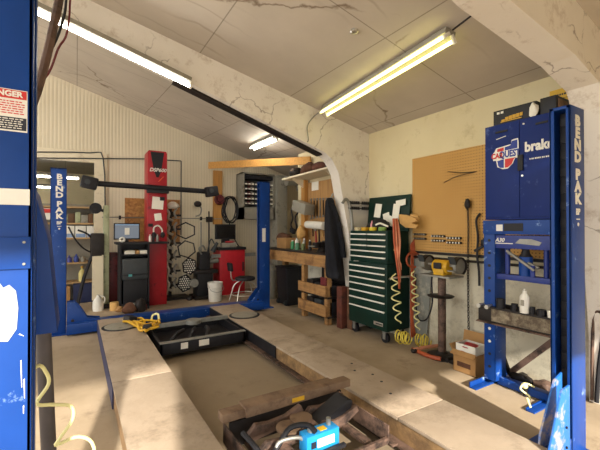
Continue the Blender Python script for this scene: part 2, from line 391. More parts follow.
# ---------------------------------------------------------------- lamps
def tube_lamp(name, label, p0, p1, down, ntubes, mat, spread=.05, stub=True):
    p0, p1 = Vector(p0), Vector(p1); d = (p1-p0).normalized(); down = Vector(down).normalized(); side = d.cross(down).normalized()
    mid = (p0+p1)/2
    t = T(name, label, 'light', mid, 'fluorescent ceiling lights')
    MB().bar(p0, p1, .12, .055, down).build('housing', GREYP, t, bevel=.006)
    for k in range(ntubes):
        o = side*(spread*(k-(ntubes-1)/2)*2) + down*.055
        MB().cyl(p0+o+d*.02, p1+o-d*.02, .0155, seg=12).build('tube', mat, t)
        for q in (p0, p1): MB().bar(q+o*.3, q+o*1.35, .03, .02, d).build('lamp_holder', WHITE, t)
    return t
n_ = Vector((-.225, 0, -1))
tube_lamp('fluorescent_light', 'long single tube fluorescent light fixed along the near face of the upper left rafter', (-1.30, 4.10, 3.80), (1.08, 4.10, 3.135), (.0, -.3, -1), 1, TUBEW)
tube_lamp('fluorescent_light', 'yellowish twin tube fluorescent light on the near ceiling at upper right', (2.88, 4.02, 3.11), (2.68, 1.92, 3.15), n_, 2, TUBE)
tube_lamp('fluorescent_light', 'short fluorescent light on the far bay ceiling beyond the rafter', (3.16, 7.0, roof_far(3.16, 7)-.04), (3.09, 5.85, roof_far(3.09, 5.85)-.04), n_, 2, TUBEW, .04)
for i, (z, y, lb) in enumerate(((2.62, 9.2, 'nearer fluorescent light in the back room, higher in the opening behind the far left post'), (2.62, 11.6, 'farther fluorescent light in the back room, lower in the opening behind the far left post'))):
    t = tube_lamp('fluorescent_light', lb, (-1.6, y, z), (.05 if i == 0 else -.42, y, z), (0, 0, -1), 1, TUBEW)
    mb = MB()
    for x in (-1.3, -.2 if i == 0 else -.6): mb.cyl((x, y, z), (x, y, 3.1), .006, seg=6)
    mb.build('hanger_rod', STEEL, t)
tube_lamp('fluorescent_light', 'twin tube light added out of view on the far bay ceiling for extra brightness', (-3.6, 6.3, roof_far(-3.6, 6.3)-.04), (-1.4, 6.3, roof_far(-1.4, 6.3)-.04), n_, 2, TUBEW)  # added lamp, out of view, brightening the far bay
tube_lamp('fluorescent_light', 'twin tube light added out of view on the near ceiling for extra brightness', (-2.2, .4, roof(-2.2)-.04), (-2.2, 2.6, roof(-2.2)-.04), n_, 2, TUBEW)  # second added lamp, out of view, brightening the near bay
# lamp cords
MB().tube([(2.88, 4.05, 3.12), (2.80, 4.15, 3.05), (2.70, 4.175, 2.9), (2.71, 4.17, 2.72), (2.7, 4.18, 2.68)], .008, 6, 5).build('lamp_cord', STEEL, None, 'pale cord drooping from the twin tube light onto the rafter', 'cord')
MB().tube([(2.68, 1.90, 3.16), (2.63, 1.6, 3.18), (2.60, 1.34, 3.17)], .008, 6, 3).build('lamp_cord', DARK, None, 'short cord from the twin tube light to the nearest right frame', 'cord')
mb = MB().lathe((2.18, 2.57, roof(2.18)-.03), [(.02, 0), (.035, .01), (.035, .035)], 12); mb.cyl((2.16, 2.57, roof(2.18)-.02), (2.12, 2.55, roof(2.18)-.04), .008, seg=6)
mb.build('ceiling_hook', CHROME, None, 'small metal hook plate fixed in the middle of the near ceiling', 'hook')

# ---------------------------------------------------------------- the four post lift
lift = T('four_post_lift', 'blue four post vehicle lift with two low dusty runways on the shop floor', 'vehicle lift', (1.35, 3.6, 0))
def post(x0, x1, y0, y1, inward, mat, ztop=2.36):
    """folded channel, open towards the other side of the lift, with black guide and latch ladder inside"""
    t = .012; mb = MB()
    mb.box(x0, x1, y0, y0+t, 0, ztop); mb.box(x0, x1, y1-t, y1, 0, ztop)
    back = (x1-t, x1) if inward < 0 else (x0, x0+t); mb.box(back[0], back[1], y0, y1, 0, ztop)
    lip = (x0, x0+t) if inward < 0 else (x1-t, x1)
    mb.box(lip[0], lip[1], y0, y0+.025, 0, ztop); mb.box(lip[0], lip[1], y1-.028, y1, 0, ztop)
    mb.box(x0, x1, y0, y1, ztop-.02, ztop); mb.box(x0-.06, x1+.06, y0-.05, y1+.05, 0, .015)
    p = mb.build('post', mat, lift, bevel=.003)
    mb = MB(); xm = (x0+x1)/2
    mb.box(xm-.02, xm+.03, y0+.03, y1-.03, .02, ztop-.03)
    for k in range(18): mb.box(xm-.035 if inward < 0 else xm+.02, xm-.01 if inward < 0 else xm+.045, y0+.035, y1-.035, .3+k*.11, .35+k*.11)
    mb.build('latch_ladder', CHAN, p); return p
pnl = post(-.30, -.10, 1.20, 1.32, 1, BLUE, 2.36)
pnr = post(2.665, 2.868, 1.05, 1.17, -1, BLUE, 2.286)
pbl = post(-.31, -.12, 6.08, 6.22, 1, BLUE, 2.34)
pbr = post(2.89, 3.09, 6.08, 6.22, -1, BLUE, 2.36)
# stacked white lettering on the two posts that show it
def stacked(par, xc, y, ztop, h, pitch, bo, xs):
    z = ztop-h/2
    for ch in ('B', 'E', 'N', 'D', None, 'P', 'A', 'K'):
        if ch is None: z -= pitch*.45; continue
        text(ch, 'lettering', WHITE, par, (xc, y, z), (1, 0, 0), (0, 0, 1), h*1.36, bo, xs=xs); z -= pitch
    text('BP', 'lettering', WHITE, par, (xc, y, z-.005), (1, 0, 0), (0, 0, 1), h*.8, .002)
    MB().box(xc-.025, xc+.025, y-.002, y+.0, z-.055, z-.048).build('lettering', WHITE, par)
    MB().lathe((xc, y, z-.085), [(.012, 0), (.012, .002)], 12, (0, -1, 0)).build('emblem', WHITE, par)
stacked(pnr, 2.768, 1.0495, 2.226, .068, .0785, .0055, 1.3)
stacked(pbl, -.205, 6.079, 2.25, .074, .086, .0045, 1.2)
# near left post: warning label, blank sticker, scuffed sticker and seams
f = 1.1985
MB().box(-.215, -.112, f-.001, f, 1.752, 1.862).build('warning_label', WHITE, pnl)
MB().box(-.213, -.114, f-.002, f-.001, 1.838, 1.860).build('warning_header', REDT, pnl)
text('DANGER', 'warning_lettering', WHITE, pnl, (-.163, f-.003, 1.849), (1, 0, 0), (0, 0, 1), .020, .0008, depth=.0005)
mb = MB(); r = random.Random(3)
for k in range(6):
    x = -.21
    while x < -.122:
        w = r.uniform(.004, .011); mb.box(x, min(x+w, -.118), f-.002, f-.001, 1.829-k*.0062, 1.8315-k*.0062); x += w+.0022
mb.build('warning_lettering', REDT, pnl)
mb = MB().box(-.213, -.114, f-.0015, f-.001, 1.756, 1.789); mb.build('warning_panel', NAVYT, pnl)
mb = MB()
for k in range(5):
    x = -.21
    while x < -.124:
        w = r.uniform(.004, .011); mb.box(x, min(x+w, -.118), f-.0025, f-.0015, 1.760+k*.0058, 1.7622+k*.0058); x += w+.0025
mb.build('warning_lettering', WHITE, pnl)
MB().box(-.285, -.106, f-.001, f, 1.560, 1.602).build('sticker', WHITE, pnl)
mb = MB(); mb.prism([(-.21, 1.215), (-.150, 1.205), (-.132, 1.235), (-.129, 1.29), (-.134, 1.335), (-.148, 1.352), (-.16, 1.345), (-.175, 1.372), (-.21, 1.372)], 'xz', f-.001, f)
mb.build('scuffed_sticker', M('scuffed_white', '#a4a8b2', .6), pnl)
mb = MB().box(-.298, -.103, f-.006, f+.002, 1.392, 1.476)
mb.build('cover_plate', BLUE, pnl, bevel=.002)
for z in (1.405, 1.462): MB().cyl((-.117, f-.006, z), (-.117, f-.010, z), .0035, seg=8).build('bolt', STEEL, pnl)
for (x, z, dx, dz) in ((-.124, 1.15, .004, .07), (-.118, 1.03, .002, .02), (-.128, 1.22, .012, .006), (-.117, 1.10, .003, .05)): MB().prism([(x, z), (x+.0025, z+.002), (x+dx, z-dz), (x+dx-.0015, z-dz)], 'xz', f-.0006, f).build('paint_chip', WHITE, pnl)
# tapered bracket and pipe behind the near left post
mb = MB().prism([(-.20, 1.78), (-.118, 1.62), (-.082, 1.46), (-.054, 1.14), (-.20, 1.14)], 'xz', 1.50, 1.70)
br_ = mb.build('tapered_bracket', BLUE, lift, bevel=.004)
mb = MB().box(-.26, -.14, 1.30, 1.58, 1.40, 1.46); mb.build('mounting_arm', BLUE, br_)
MB().cyl((-.06, 1.69, 0), (-.105, 1.66, 1.15), .025, .025, 14).build('drain_pipe', M('dull_pipe', '#4b4442', .6), br_)
# base plates and gussets of the crossbeams
def crossbeam(y0, y1, xa, xb):
    cb = MB().box(xa, xb, y0, y1, .03, .17).build('crossbeam', BLUE, lift, bevel=.004); return cb
cbn = crossbeam(1.05, 1.19, -.09, 2.66)
cbf = crossbeam(5.90, 6.16, -.11, 2.88)
for k, y in enumerate((1.02, 1.10)):
    MB().prism([(2.28, .0), (2.30, .20), (2.465, .53), (2.565, .54), (2.565, 0)] if k == 0 else [(2.34, .0), (2.38, .25), (2.56, .54), (2.66, .57), (2.66, 0)], 'xz', y, y+.012).build('gusset', BLUEW, cbn, bevel=.002)
for z in (.30, .18): MB().cyl((2.51, 1.012, z), (2.51, 1.021, z), .008, seg=8).build('bolt', DARK, cbn)
MB().tube([(2.60, 1.24, .44), (2.53, 1.26, .47), (2.49, 1.27, .44), (2.52, 1.23, .40), (2.46, 1.21, .39), (2.43, 1.2, .42), (2.41, 1.17, .38)], .006, 8, 5).build('air_hose', PHOSE, cbn)
for y in (5.99, 6.15):
    MB().prism([(-.11, 0), (-.11, .46), (-.02, .46), (.06, .36), (.14, .22), (.30, .19), (.30, .02)], 'xz', y, y+.012).build('gusset', BLUE, cbf, bevel=.002)
    MB().prism([(2.88, 0), (2.88, .40), (2.82, .36), (2.60, .10), (2.60, .02)], 'xz', y, y+.012).build('gusset', BLUE, cbf, bevel=.002)
for x in (-.04, 2.80): MB().cyl((x, 5.98, .2), (x, 5.99, .2), .02, seg=10).build('bolt', DARK, cbf)
# the runways
def runway(xa, xb, seams, ya=.75, yb=5.86):
    ys = [ya]+seams+[yb]; mb = MB()
    for a, c in zip(ys[:-1], ys[1:]): mb.box(xa, xb, a+.004, c-.004, .175, .20)
    d = mb.build('runway', DECK, lift, bevel=.004)
    mb = MB().box(xa+.03, xb-.03, ya, yb, .06, .174)
    mb.build('runway_frame', RUST, d)
    mb = MB()
    for x in (xa+.004, xb-.012): mb.box(x, x+.008, ya, yb, .04, .178)
    mb.build('side_rail', RUST, d)
    return d
rl = runway(.26, .74, [1.9, 3.42]); rr = runway(1.88, 2.37, [1.77, 3.23])
MB().box(.252, .262, 3.30, 5.86, .03, .19).build('painted_side', M('dull_navy', '#262b4e', .6, 0, .2), rl)
MB().box(1.872, 1.882, 3.55, 5.86, .04, .19).build('painted_side', CHAN, rr)
for x, dn in ((.745, 1), (1.815, -1)):                       # ledges the bridge jacks roll on
    MB().box(x, x+.06, .75, 5.86, .045, .06).build('jack_rail', BROWNST, rl if dn > 0 else rr)
for x, y, par in ((.50, 5.30, rl), (2.13, 5.02, rr)):
    tp = MB().lathe((x, y, .20), [(.225, 0), (.225, .006), (.20, .008)], 32).build('turn_plate', BLACK, par)
    MB().lathe((x, y, .208), [(.19, 0), (.19, .006), (.17, .008)], 32).build('plate_disc', GREYP, tp)
mb = MB()
for x, y in ((2.2, 2.25), (2.16, 2.55), (2.25, 2.7), (2.1, 2.05), (2.24, 2.4)): mb.lathe((x, y, .20), [(.012, 0), (.012, .002)], 10)
mb.build('drain_hole', BLACK, rr)

# ---------------------------------------------------------------- the far left: opening, shelves, tyre machine
def piece(fn, name, mat, parent, **k):
    mb = MB(); fn(mb); return mb.build(name, mat, parent, **k)
def solo(name, mat, label, cat, fn, group=None, **k):
    mb = MB(); fn(mb); return mb.build(name, mat, None, label, cat, group, **k)
sh = T('shelving_unit', 'wooden shelving unit with three boards standing inside the far left opening', 'shelf', (-.35, 8.85, 0))
for z in (1.93, 1.60, 1.30, .80, .40): piece(lambda m: m.box(-1.1, .45, 8.6, 9.05, z-.03, z), 'shelf_board', SHELFW, sh)
for x in (-1.1, .42): piece(lambda m: m.box(x, x+.04, 8.6, 9.05, 0, 2.0), 'side_panel', SHELFW, sh)
piece(lambda m: m.box(-1.1, .46, 9.05, 9.07, 0, 2.0), 'back_panel', GREYP, sh)
piece(lambda m: m.box(-.62, -.34, 8.585, 8.60, 1.66, 1.88), 'notice', WHITE, sh)
piece(lambda m: m.box(-.61, -.35, 8.58, 8.585, 1.79, 1.87), 'notice_header', REDT, sh)
cols = [PALEGR, M('brown_carton', '#5d4632', .8), PALEGR, GREYP, M('brown_tin', '#6a4b31', .6), PALEGR]
x = -.25
for k, (w, mt) in enumerate(zip((.11, .12, .10, .13, .09, .10), cols)):
    solo('carton', mt, 'carton %s on the top board of the far shelving' % ('first after the far left post', 'second after the far left post, brown', 'third after the far left post, pale', 'fourth along, grey', 'fifth along, brown', 'at the right end, pale')[k], 'box', lambda m: m.box(x, x+w-.01, 8.63, 8.8, 1.60, 1.60+.16+.03*(k % 3)), 'cartons on the top shelf board', bevel=.004); x += w
x = -.22
for k in range(3):
    b_ = T('carton', 'white and blue carton on the middle shelf board, ' + ('nearest the far left post', 'middle of three', 'rightmost of three')[k], 'box', (x+.1, 8.7, 1.30), 'white cartons on the middle shelf board')
    piece(lambda m: m.box(x, x+.185, 8.62, 8.8, 1.30, 1.54), 'body', WHITE, b_, bevel=.004)
    piece(lambda m: m.box(x+.01, x+.175, 8.615, 8.62, 1.31, 1.38), 'printed_band', M('soft_blue', '#7d93b5', .6), b_); x += .2
for k, (x, mt, h, nm) in enumerate(((-.12, M('violet_bottle', '#4a4a8c', .4), .14, 'violet'), (.0, M('violet_bottle2', '#3b4a90', .4), .16, 'dark blue'), (.12, GREYP, .12, 'grey'))):
    solo('bottle', mt, '%s bottle standing on the low board of the far shelving' % nm, 'bottle', lambda m: m.lathe((x, 8.72, .80), [(.045, 0), (.045, h*.65), (.016, h*.8), (.016, h)], 12), 'bottles on the low shelf board')
jug = T('jug', 'pale yellow upright bottle in front of the far shelving', 'bottle', (.10, 8.68, .40))
piece(lambda m: m.lathe((.10, 8.70, .40), [(.06, 0), (.06, .17), (.03, .24), (.02, .25), (.02, .28)], 14), 'body', M('jug_yellow', '#cdbf7a', .5), jug)
piece(lambda m: m.lathe((.10, 8.70, .68), [(.025, 0), (.025, .03)], 10), 'cap', YELLOW, jug)
solo('crate', M('blue_crate', '#20284c', .6), 'dark blue crate on the floor under the far shelving', 'crate', lambda m: m.box(-.05, .32, 8.45, 8.62, 0, .38), bevel=.01)
solo('carton', CARD, 'brown cardboard carton on the floor beside the far left post', 'box', lambda m: m.box(-.42, -.10, 8.42, 8.66, 0, .34), bevel=.006)

# tyre changer in front of the opening
tc = T('tire_changer', 'tyre changing machine with pale column and black arms before the far left opening', 'machine', (.42, 7.75, 0))
piece(lambda m: m.box(.43, .525, 7.66, 7.80, 0, 1.92), 'column', PALEGR, tc, bevel=.01)
hd = piece(lambda m: m.cyl((.30, 7.62, 1.86), (.30, 7.74, 1.86), .10, seg=20), 'wheel_disc', BLACK, tc)
piece(lambda m: m.cyl((.30, 7.60, 1.86), (.30, 7.625, 1.86), .035, seg=12), 'hub', DARK, hd)
piece(lambda m: m.bar((.30, 7.72, 1.86), (.49, 7.72, 1.80), .05, .05), 'upper_arm', CHAN, tc)
piece(lambda m: m.tube([(-.12, 7.6, 1.52), (-.02, 7.6, 1.30), (.12, 7.62, 1.12), (.30, 7.65, 1.02)], .014, 8), 'bent_lever', CHAN, tc)
piece(lambda m: m.tube([(.02, 7.6, 1.46), (.18, 7.62, 1.38), (.32, 7.66, 1.20), (.45, 7.70, 1.22)], .016, 8), 'swing_arm', CHAN, tc)
piece(lambda m: m.box(.22, .44, 7.6, 7.85, .98, 1.40), 'motor_housing', DARK, tc, bevel=.03)
piece(lambda m: m.tube([(-.20, 7.6, .0), (-.18, 7.6, .5), (-.16, 7.62, 1.0)], .025, 8), 'foot_lever', GREYP, tc)
piece(lambda m: m.tube([(.25, 7.62, 1.0), (.12, 7.6, .6), (.02, 7.58, .1)], .03, 8), 'brace', CHAN, tc)
piece(lambda m: m.box(.30, .56, 7.62, 7.9, 0, .08), 'base', DARK, tc, bevel=.01)
piece(lambda m: m.box(.40, .43, 7.6, 7.86, .08, 1.0), 'side_plate', CREAM2, tc)
piece(lambda m: m.box(.245, .42, 7.585, 7.6, .18, .98), 'front_panel', CREAM2, tc)
wj = T('jug', 'white plastic jug on the floor beside the tyre machine', 'jug', (.34, 7.50, 0))
piece(lambda m: m.lathe((.34, 7.50, 0), [(.085, 0), (.09, .04), (.09, .17), (.035, .25), (.026, .26), (.026, .29)], 18), 'body', WHITE, wj)
piece(lambda m: m.tube([(.37, 7.48, .27), (.44, 7.46, .24), (.44, 7.46, .16), (.42, 7.47, .13)], .010, 6), 'handle', WHITE, wj)
# maroon cabinet, computer stand
solo('cabinet', MAROON, 'worn maroon cabinet left of the computer stand', 'cabinet', lambda m: m.box(.53, .69, 7.83, 8.1, 0, 1.02), bevel=.01)
solo('tin', TANGL, 'small tan tin on the floor before the maroon cabinet', 'tin', lambda m: m.lathe((.60, 7.38, 0), [(.085, 0), (.085, .14), (.08, .15)], 14))
st = T('computer_stand', 'black computer stand with shelves beside the red alignment tower', 'stand', (.93, 7.4, 0))
piece(lambda m: m.box(.60, 1.50, 7.15, 7.60, 1.20, 1.235), 'keyboard_shelf', BLACK, st, bevel=.005)
piece(lambda m: m.box(.66, 1.16, 7.2, 7.62, 1.0, 1.02), 'paper_shelf', BLACK, st)
for x in (.66, 1.13): piece(lambda m: m.box(x, x+.03, 7.2, 7.62, 0, 1.20), 'side_panel', BLACK, st)
piece(lambda m: m.box(.66, 1.16, 7.2, 7.62, .10, .13), 'bottom_shelf', BLACK, st)
piece(lambda m: m.box(.66, 1.16, 7.60, 7.62, .10, 1.2), 'back_panel', CHAN, st)
pr = T('printer', 'dark grey printer with a pale status light inside the computer stand', 'printer', (.92, 7.35, .5))
piece(lambda m: m.box(.70, 1.125, 7.17, 7.58, .56, .94), 'body', GREYD, pr, bevel=.02)
piece(lambda m: m.box(.70, 1.125, 7.16, 7.175, .64, .66), 'tray_slot', BLACK, pr)
piece(lambda m: m.box(.80, .86, 7.158, 7.17, .62, .66), 'status_light', M('teal_label', '#4b9a9c', .4), pr)
piece(lambda m: m.box(.72, 1.12, 7.2, 7.6, .13, .56), 'paper_feeder', BLACK, pr, bevel=.01)
mo = T('monitor', 'lit computer monitor standing on the black computer stand', 'monitor', (.74, 7.4, 1.235))
piece(lambda m: m.box(.58, 1.02, 7.40, 7.44, 1.28, 1.585), 'casing', BLACK, mo, bevel=.006)
sc_ = piece(lambda m: m.box(.60, 1.00, 7.396, 7.40, 1.305, 1.565), 'screen', SCREEN, mo)
piece(lambda m: m.box(.76, .84, 7.393, 7.396, 1.37, 1.50), 'screen_figure', WHITE, sc_)
piece(lambda m: m.box(.60, 1.00, 7.394, 7.396, 1.548, 1.565), 'menu_bar', M('menu_blue', '#8fb0d8', .5), sc_)
piece(lambda m: m.box(.77, .83, 7.42, 7.46, 1.235, 1.30), 'stand', BLACK, mo)
for k, (x, w, mt, nm) in enumerate(((.74, .17, PAPER, 'left'), (.92, .07, CARD, 'middle'), (1.0, .12, PAPER, 'right'))):
    solo('paper_stack', mt, '%s paper bundle on the shelf under the monitor' % nm, 'paper', lambda m: m.box(x, x+w, 7.22, 7.45, 1.02, 1.085), 'paper bundles under the monitor', bevel=.004)
solo('tape_roll', WHITE, 'white tape roll on the keyboard shelf before the monitor', 'tape', lambda m: m.torus((.70, 7.22, 1.287), .036, .016, (0, 1, 0)))
for k, x in enumerate((1.18, 1.24, 1.31)):
    solo('spray_can', (WHITE, CHAN, STEEL)[k], ('white', 'black', 'grey')[k]+' can on the keyboard shelf before the red tower', 'can', lambda m: m.lathe((x, 7.28, 1.235), [(.024, 0), (.024, .10), (.012, .12), (.012, .14)], 10))
for k, (x, y, z0, r_, mt, nm) in enumerate(((.80, 7.02, 0, (.12, .10, .10), BROWN, 'brown rag heap'), (.98, 7.02, 0, (.10, .08, .14), DARK, 'dark parts heap'))):
    solo('heap', mt, nm+' on the floor before the computer stand', 'rags', lambda m: m.lump((x, y, r_[2]*.75), r_, .25, k))
mb_ = T('parts_box', 'maroon box with small parts on the floor under the printer', 'box', (.95, 7.1, 0))
piece(lambda m: m.box(.74, 1.10, 7.08, 7.18, .0, .10), 'body', MAROON, mb_, bevel=.01)
piece(lambda m: m.lump((.92, 7.13, .10), (.13, .045, .05), .3, 5), 'contents', STEEL, mb_)

# red wheel alignment tower with the camera bar
tw = T('alignment_tower', 'tall red wheel alignment tower with a long black camera bar across it', 'alignment machine', (1.33, 7.7, 0))
td = piece(lambda m: m.prism([(1.16, 0), (1.52, 0), (1.52, 2.96), (1.50, 3.0), (1.18, 3.0), (1.16, 2.96)], 'xz', 7.45, 7.85), 'tower', REDP, tw, bevel=.01)
piece(lambda m: m.prism([(1.21, 2.97), (1.46, 2.97), (1.41, 2.62), (1.36, 2.48), (1.32, 2.48), (1.27, 2.62)], 'xz', 7.443, 7.45), 'black_inset', BLACK, td)
text('DSP600', 'lettering', WHITE, td, (1.345, 7.438, 2.62), (1, 0, 0), (0, 0, 1), .096, .0025, shear=.25)
piece(lambda m: m.bar((1.36, 7.44, 2.40), (1.45, 7.44, 2.50), .015, .03, (0, 1, 0)), 'swoosh', M('orange_print', '#d4572e'), td)
piece(lambda m: m.box(1.14, 1.54, 7.36, 7.46, 2.17, 2.27), 'bar_clamp', BLACK, tw, bevel=.01)
piece(lambda m: m.cyl((.24, 7.38, 2.29), (2.34, 7.38, 2.25), .05, seg=16), 'camera_bar', CHAN, tw)
for x, z, a in ((.19, 2.29, 12), (2.38, 2.25, -10)):
    p = piece(lambda m: m.obox((x, 7.34, z), (.26, .16, .21), (0, a, 0)), 'camera_pod', CHAN, tw, bevel=.03)
    piece(lambda m: m.cyl((x-.03, 7.235, z+.01), (x-.03, 7.262, z+.01), .045, seg=14), 'lens', GREYD, p)
for k, (x, z, w, h, a, nm) in enumerate(((1.345, 1.98, .21, .24, 4, 'large'), (1.35, 1.71, .13, .14, -8, 'small'))):
    solo('paper_note', PAPER, '%s white paper note stuck on the red tower' % nm, 'note', lambda m: m.obox((x, 7.440, z), (w, .004, h), (0, a, 0)), 'paper notes on the red tower')
solo('clip', BLACK, 'black clip holding the large paper on the red tower', 'clip', lambda m: m.box(1.38, 1.47, 7.41, 7.437, 2.03, 2.10), bevel=.01)
hs = T('headset', 'black and white headset hanging on the red tower above the keyboard shelf', 'headset', (1.35, 7.4, 1.3))
piece(lambda m: m.tube([(1.27, 7.42, 1.36), (1.27, 7.41, 1.50), (1.35, 7.41, 1.54), (1.42, 7.41, 1.46), (1.41, 7.42, 1.36)], .014, 8), 'band', WHITE, hs)
for x in (1.27, 1.43): piece(lambda m: m.ball((x, 7.41, 1.36), (.045, .035, .06)), 'ear_cup', BLACK, hs)
solo('power_socket', BLACK, 'black switch box fixed low on the red tower beside the notes', 'switch', lambda m: m.box(1.17, 1.25, 7.40, 7.45, 1.52, 1.58), bevel=.006)
# chipboard panel behind the tower
solo('chipboard_panel', CHIP, 'square chipboard panel on the back wall behind the red tower', 'board', lambda m: m.box(.85, 1.96, 8.265, 8.298, 1.14, 2.12))
# thin rod with black stops in front of the wall
rd = T('wall_rail', 'thin steel rail with small black stops along the back wall', 'rail', (1.53, 8.2, 1.8))
p0 = Vector((0.43, 8.2, 1.71)); p1 = Vector((2.91, 8.2, 1.71))
piece(lambda m: m.cyl(p0, p1, .010, seg=8), 'rod', STEEL, rd)
for t_ in (.13, .48, .80): piece(lambda m: m.obox(p0.lerp(p1, t_), (.04, .05, .08)), 'stop', BLACK, rd)

# small clutter around the machines
for k, (x, y, r_, mt, nm) in enumerate(((2.02, 7.62, (.09, .08, .05), DARK, 'dark rag on the floor under the dotted targets'), (.66, 7.20, (.06, .06, .06), CARD, 'small brown bundle on the floor beside the tan tin'), (3.72, 7.62, (.12, .10, .14), BLACK, 'black hose bundle on the floor between the stool and the far right post'))):
    solo('bundle', mt, nm, 'bundle', lambda m: m.lump((x, y, r_[2]*.75), r_, .3, 70+k))
# wheel clamp rack with targets right of the tower
rk = T('wheel_clamp_rack', 'tall narrow rack of bright wheel clamps right of the red tower', 'rack', (1.75, 7.85, 0))
piece(lambda m: m.box(1.66, 1.72, 7.95, 8.0, 0, 1.9), 'upright', DARK, rk)
piece(lambda m: m.box(1.52, 2.05, 7.75, 8.15, 0, .05), 'base', DARK, rk)
for k in range(6):
    z = 1.78-k*.29
    c = T('wheel_clamp', 'wheel clamp with bright jaws on the rack right of the red tower, ' + ('topmost', 'second down', 'third down', 'fourth down', 'fifth down', 'lowest')[k], 'clamp', (1.68, 7.85, z), 'wheel clamps on the rack')
    piece(lambda m: m.tube([(1.56, 7.80, z+.12), (1.62, 7.74, z+.02), (1.60, 7.74, z-.08), (1.70, 7.78, z-.13)], .026, 8), 'jaw', CHROME, c)
    piece(lambda m: m.tube([(1.78, 7.80, z+.12), (1.72, 7.74, z+.03), (1.76, 7.74, z-.07)], .022, 8), 'jaw', STEEL, c)
    piece(lambda m: m.ball((1.69, 7.80, z), (.06, .05, .06)), 'hub', DARK, c)
    piece(lambda m: m.obox((1.82, 7.82, z-.02), (.10, .04, .04)), 'handle', BLACK, c)
solo('cap', WHITE, 'white and red cap lying on top of the wheel clamp rack', 'cap', lambda m: m.lump((1.72, 7.85, 1.96), (.13, .10, .08), .15, 3))
def hexp(cx, cz, rx, rz, rot=0): return [(cx+rx*math.cos(math.radians(60*i+rot)), cz+rz*math.sin(math.radians(60*i+rot))) for i in range(6)]
def target(label, cx, cz, rx, rz, tilt, fill):
    t = T('alignment_target', label, 'alignment target', (cx, 7.75, cz-rz), 'alignment targets')
    H = hexp(cx, cz, rx, rz, 30+tilt)
    piece(lambda m: m.tube([(x, 7.72, z) for x, z in H], .016, 6, 1, True), 'frame', BLACK, t)
    if fill == 'dots':
        piece(lambda m: m.prism(H, 'xz', 7.73, 7.745), 'plate', BLACK, t)
        mb = MB()
        for i in range(-3, 4):
            for j in range(-4, 5):
                x = cx+i*.045+(.022 if j % 2 else 0); z = cz+j*.045
                if ((x-cx)/(rx*.8))**2+((z-cz)/(rz*.82))**2 < 1: mb.lathe((x, 7.728, z), [(.016, 0), (.016, .003)], 10, (0, -1, 0))
        mb.build('dot_pattern', WHITE, t)
    elif fill == 'plate': piece(lambda m: m.prism(H, 'xz', 7.73, 7.745), 'plate', GREYP, t)
    return t
target('dotted black hexagon target upper of the two beside the wheel clamps', 2.03, .69, .15, .18, 8, 'dots')
target('dotted black hexagon target leaning lowest beside the wheel clamps', 1.93, .34, .15, .18, -14, 'dots')
target('open black hexagon frame, highest beside the wheel clamps', 1.95, 1.44, .21, .17, 0, 'open')
target('open black hexagon frame just above the dotted targets', 1.97, 1.05, .19, .18, 10, 'open')

# ---------------------------------------------------------------- back wall right of the clamps
wm = T('work_lamp', 'small dark lamp bracket hanging on the back wall right of the wheel clamps', 'lamp', (2.35, 8.2, 1.84))
c = Vector((2.34, 8.2, 2.04))
piece(lambda m: m.ball(c, (.09, .06, .07)), 'head', DARK, wm)
piece(lambda m: m.tube([c, c+V(.08, 0, -.1), c+V(.05, 0, -.24), c+V(-.05, 0, -.28)], .016, 6), 'arm', STEEL, wm)
for k, px in enumerate((201, 208.5)):
    a, b2 = Vector((2.47, 8.22, 1.63)), Vector((2.47, 8.22, 0.19))
    dx = (px-203)*.0245
    solo('long_bar', DARK if k else STEEL, ('thin grey bar' if not k else 'black pole with a switch box') + ' standing against the back wall right of the targets', 'bar', lambda m: (m.cyl((a.x+dx, 8.22, .0), (a.x+dx, 8.22, a.z+(.25 if k else 0)), .016, seg=8), m.box(a.x+dx-.07, a.x+dx+.07, 8.17, 8.23, a.z, a.z+.12) if k else None))
# timber framing
solo('timber_beam', LUMBER, 'yellow timber beam spanning level in front of the far corner', 'beam', lambda m: m.bar((2.58, 8.15, 2.93), (3.78, 5.75, 2.78), .045, .15))
solo('timber_upright', LUMBERZ, 'yellow timber upright on the back wall under the beam end', 'timber', lambda m: m.box(2.72, 2.93, 8.23, 8.298, 1.58, 2.84))
solo('cord_reel', MAROON, 'dark red round reel fixed on the yellow timber upright', 'reel', lambda m: (m.torus((2.84, 8.19, 2.16), .09, .035, (0, 1, 0)), m.cyl((2.84, 8.15, 2.16), (2.84, 8.23, 2.16), .05)))
mb = MB(); r = random.Random(5); cx, cz = 3.08, 1.93
for k in range(4):
    pts = []
    for i in range(14):
        t = 2*math.pi*i/14; q = .9+.18*r.random(); pts.append((cx+.17*q*math.cos(t)+.02*k, 8.20-.012*k, cz+.30*q*math.sin(t)))
    mb.tube(pts, .014, 6, 3, True)
mb.tube([(cx, 8.2, cz-.25), (cx+.05, 8.2, cz-.5), (cx+.2, 8.2, cz-.8), (cx+.35, 8.2, cz-1.0)], .014, 6)
mb.build('cable_coil', BLACK, None, 'black cable coil hanging on the back wall left of the parts bins', 'cable')
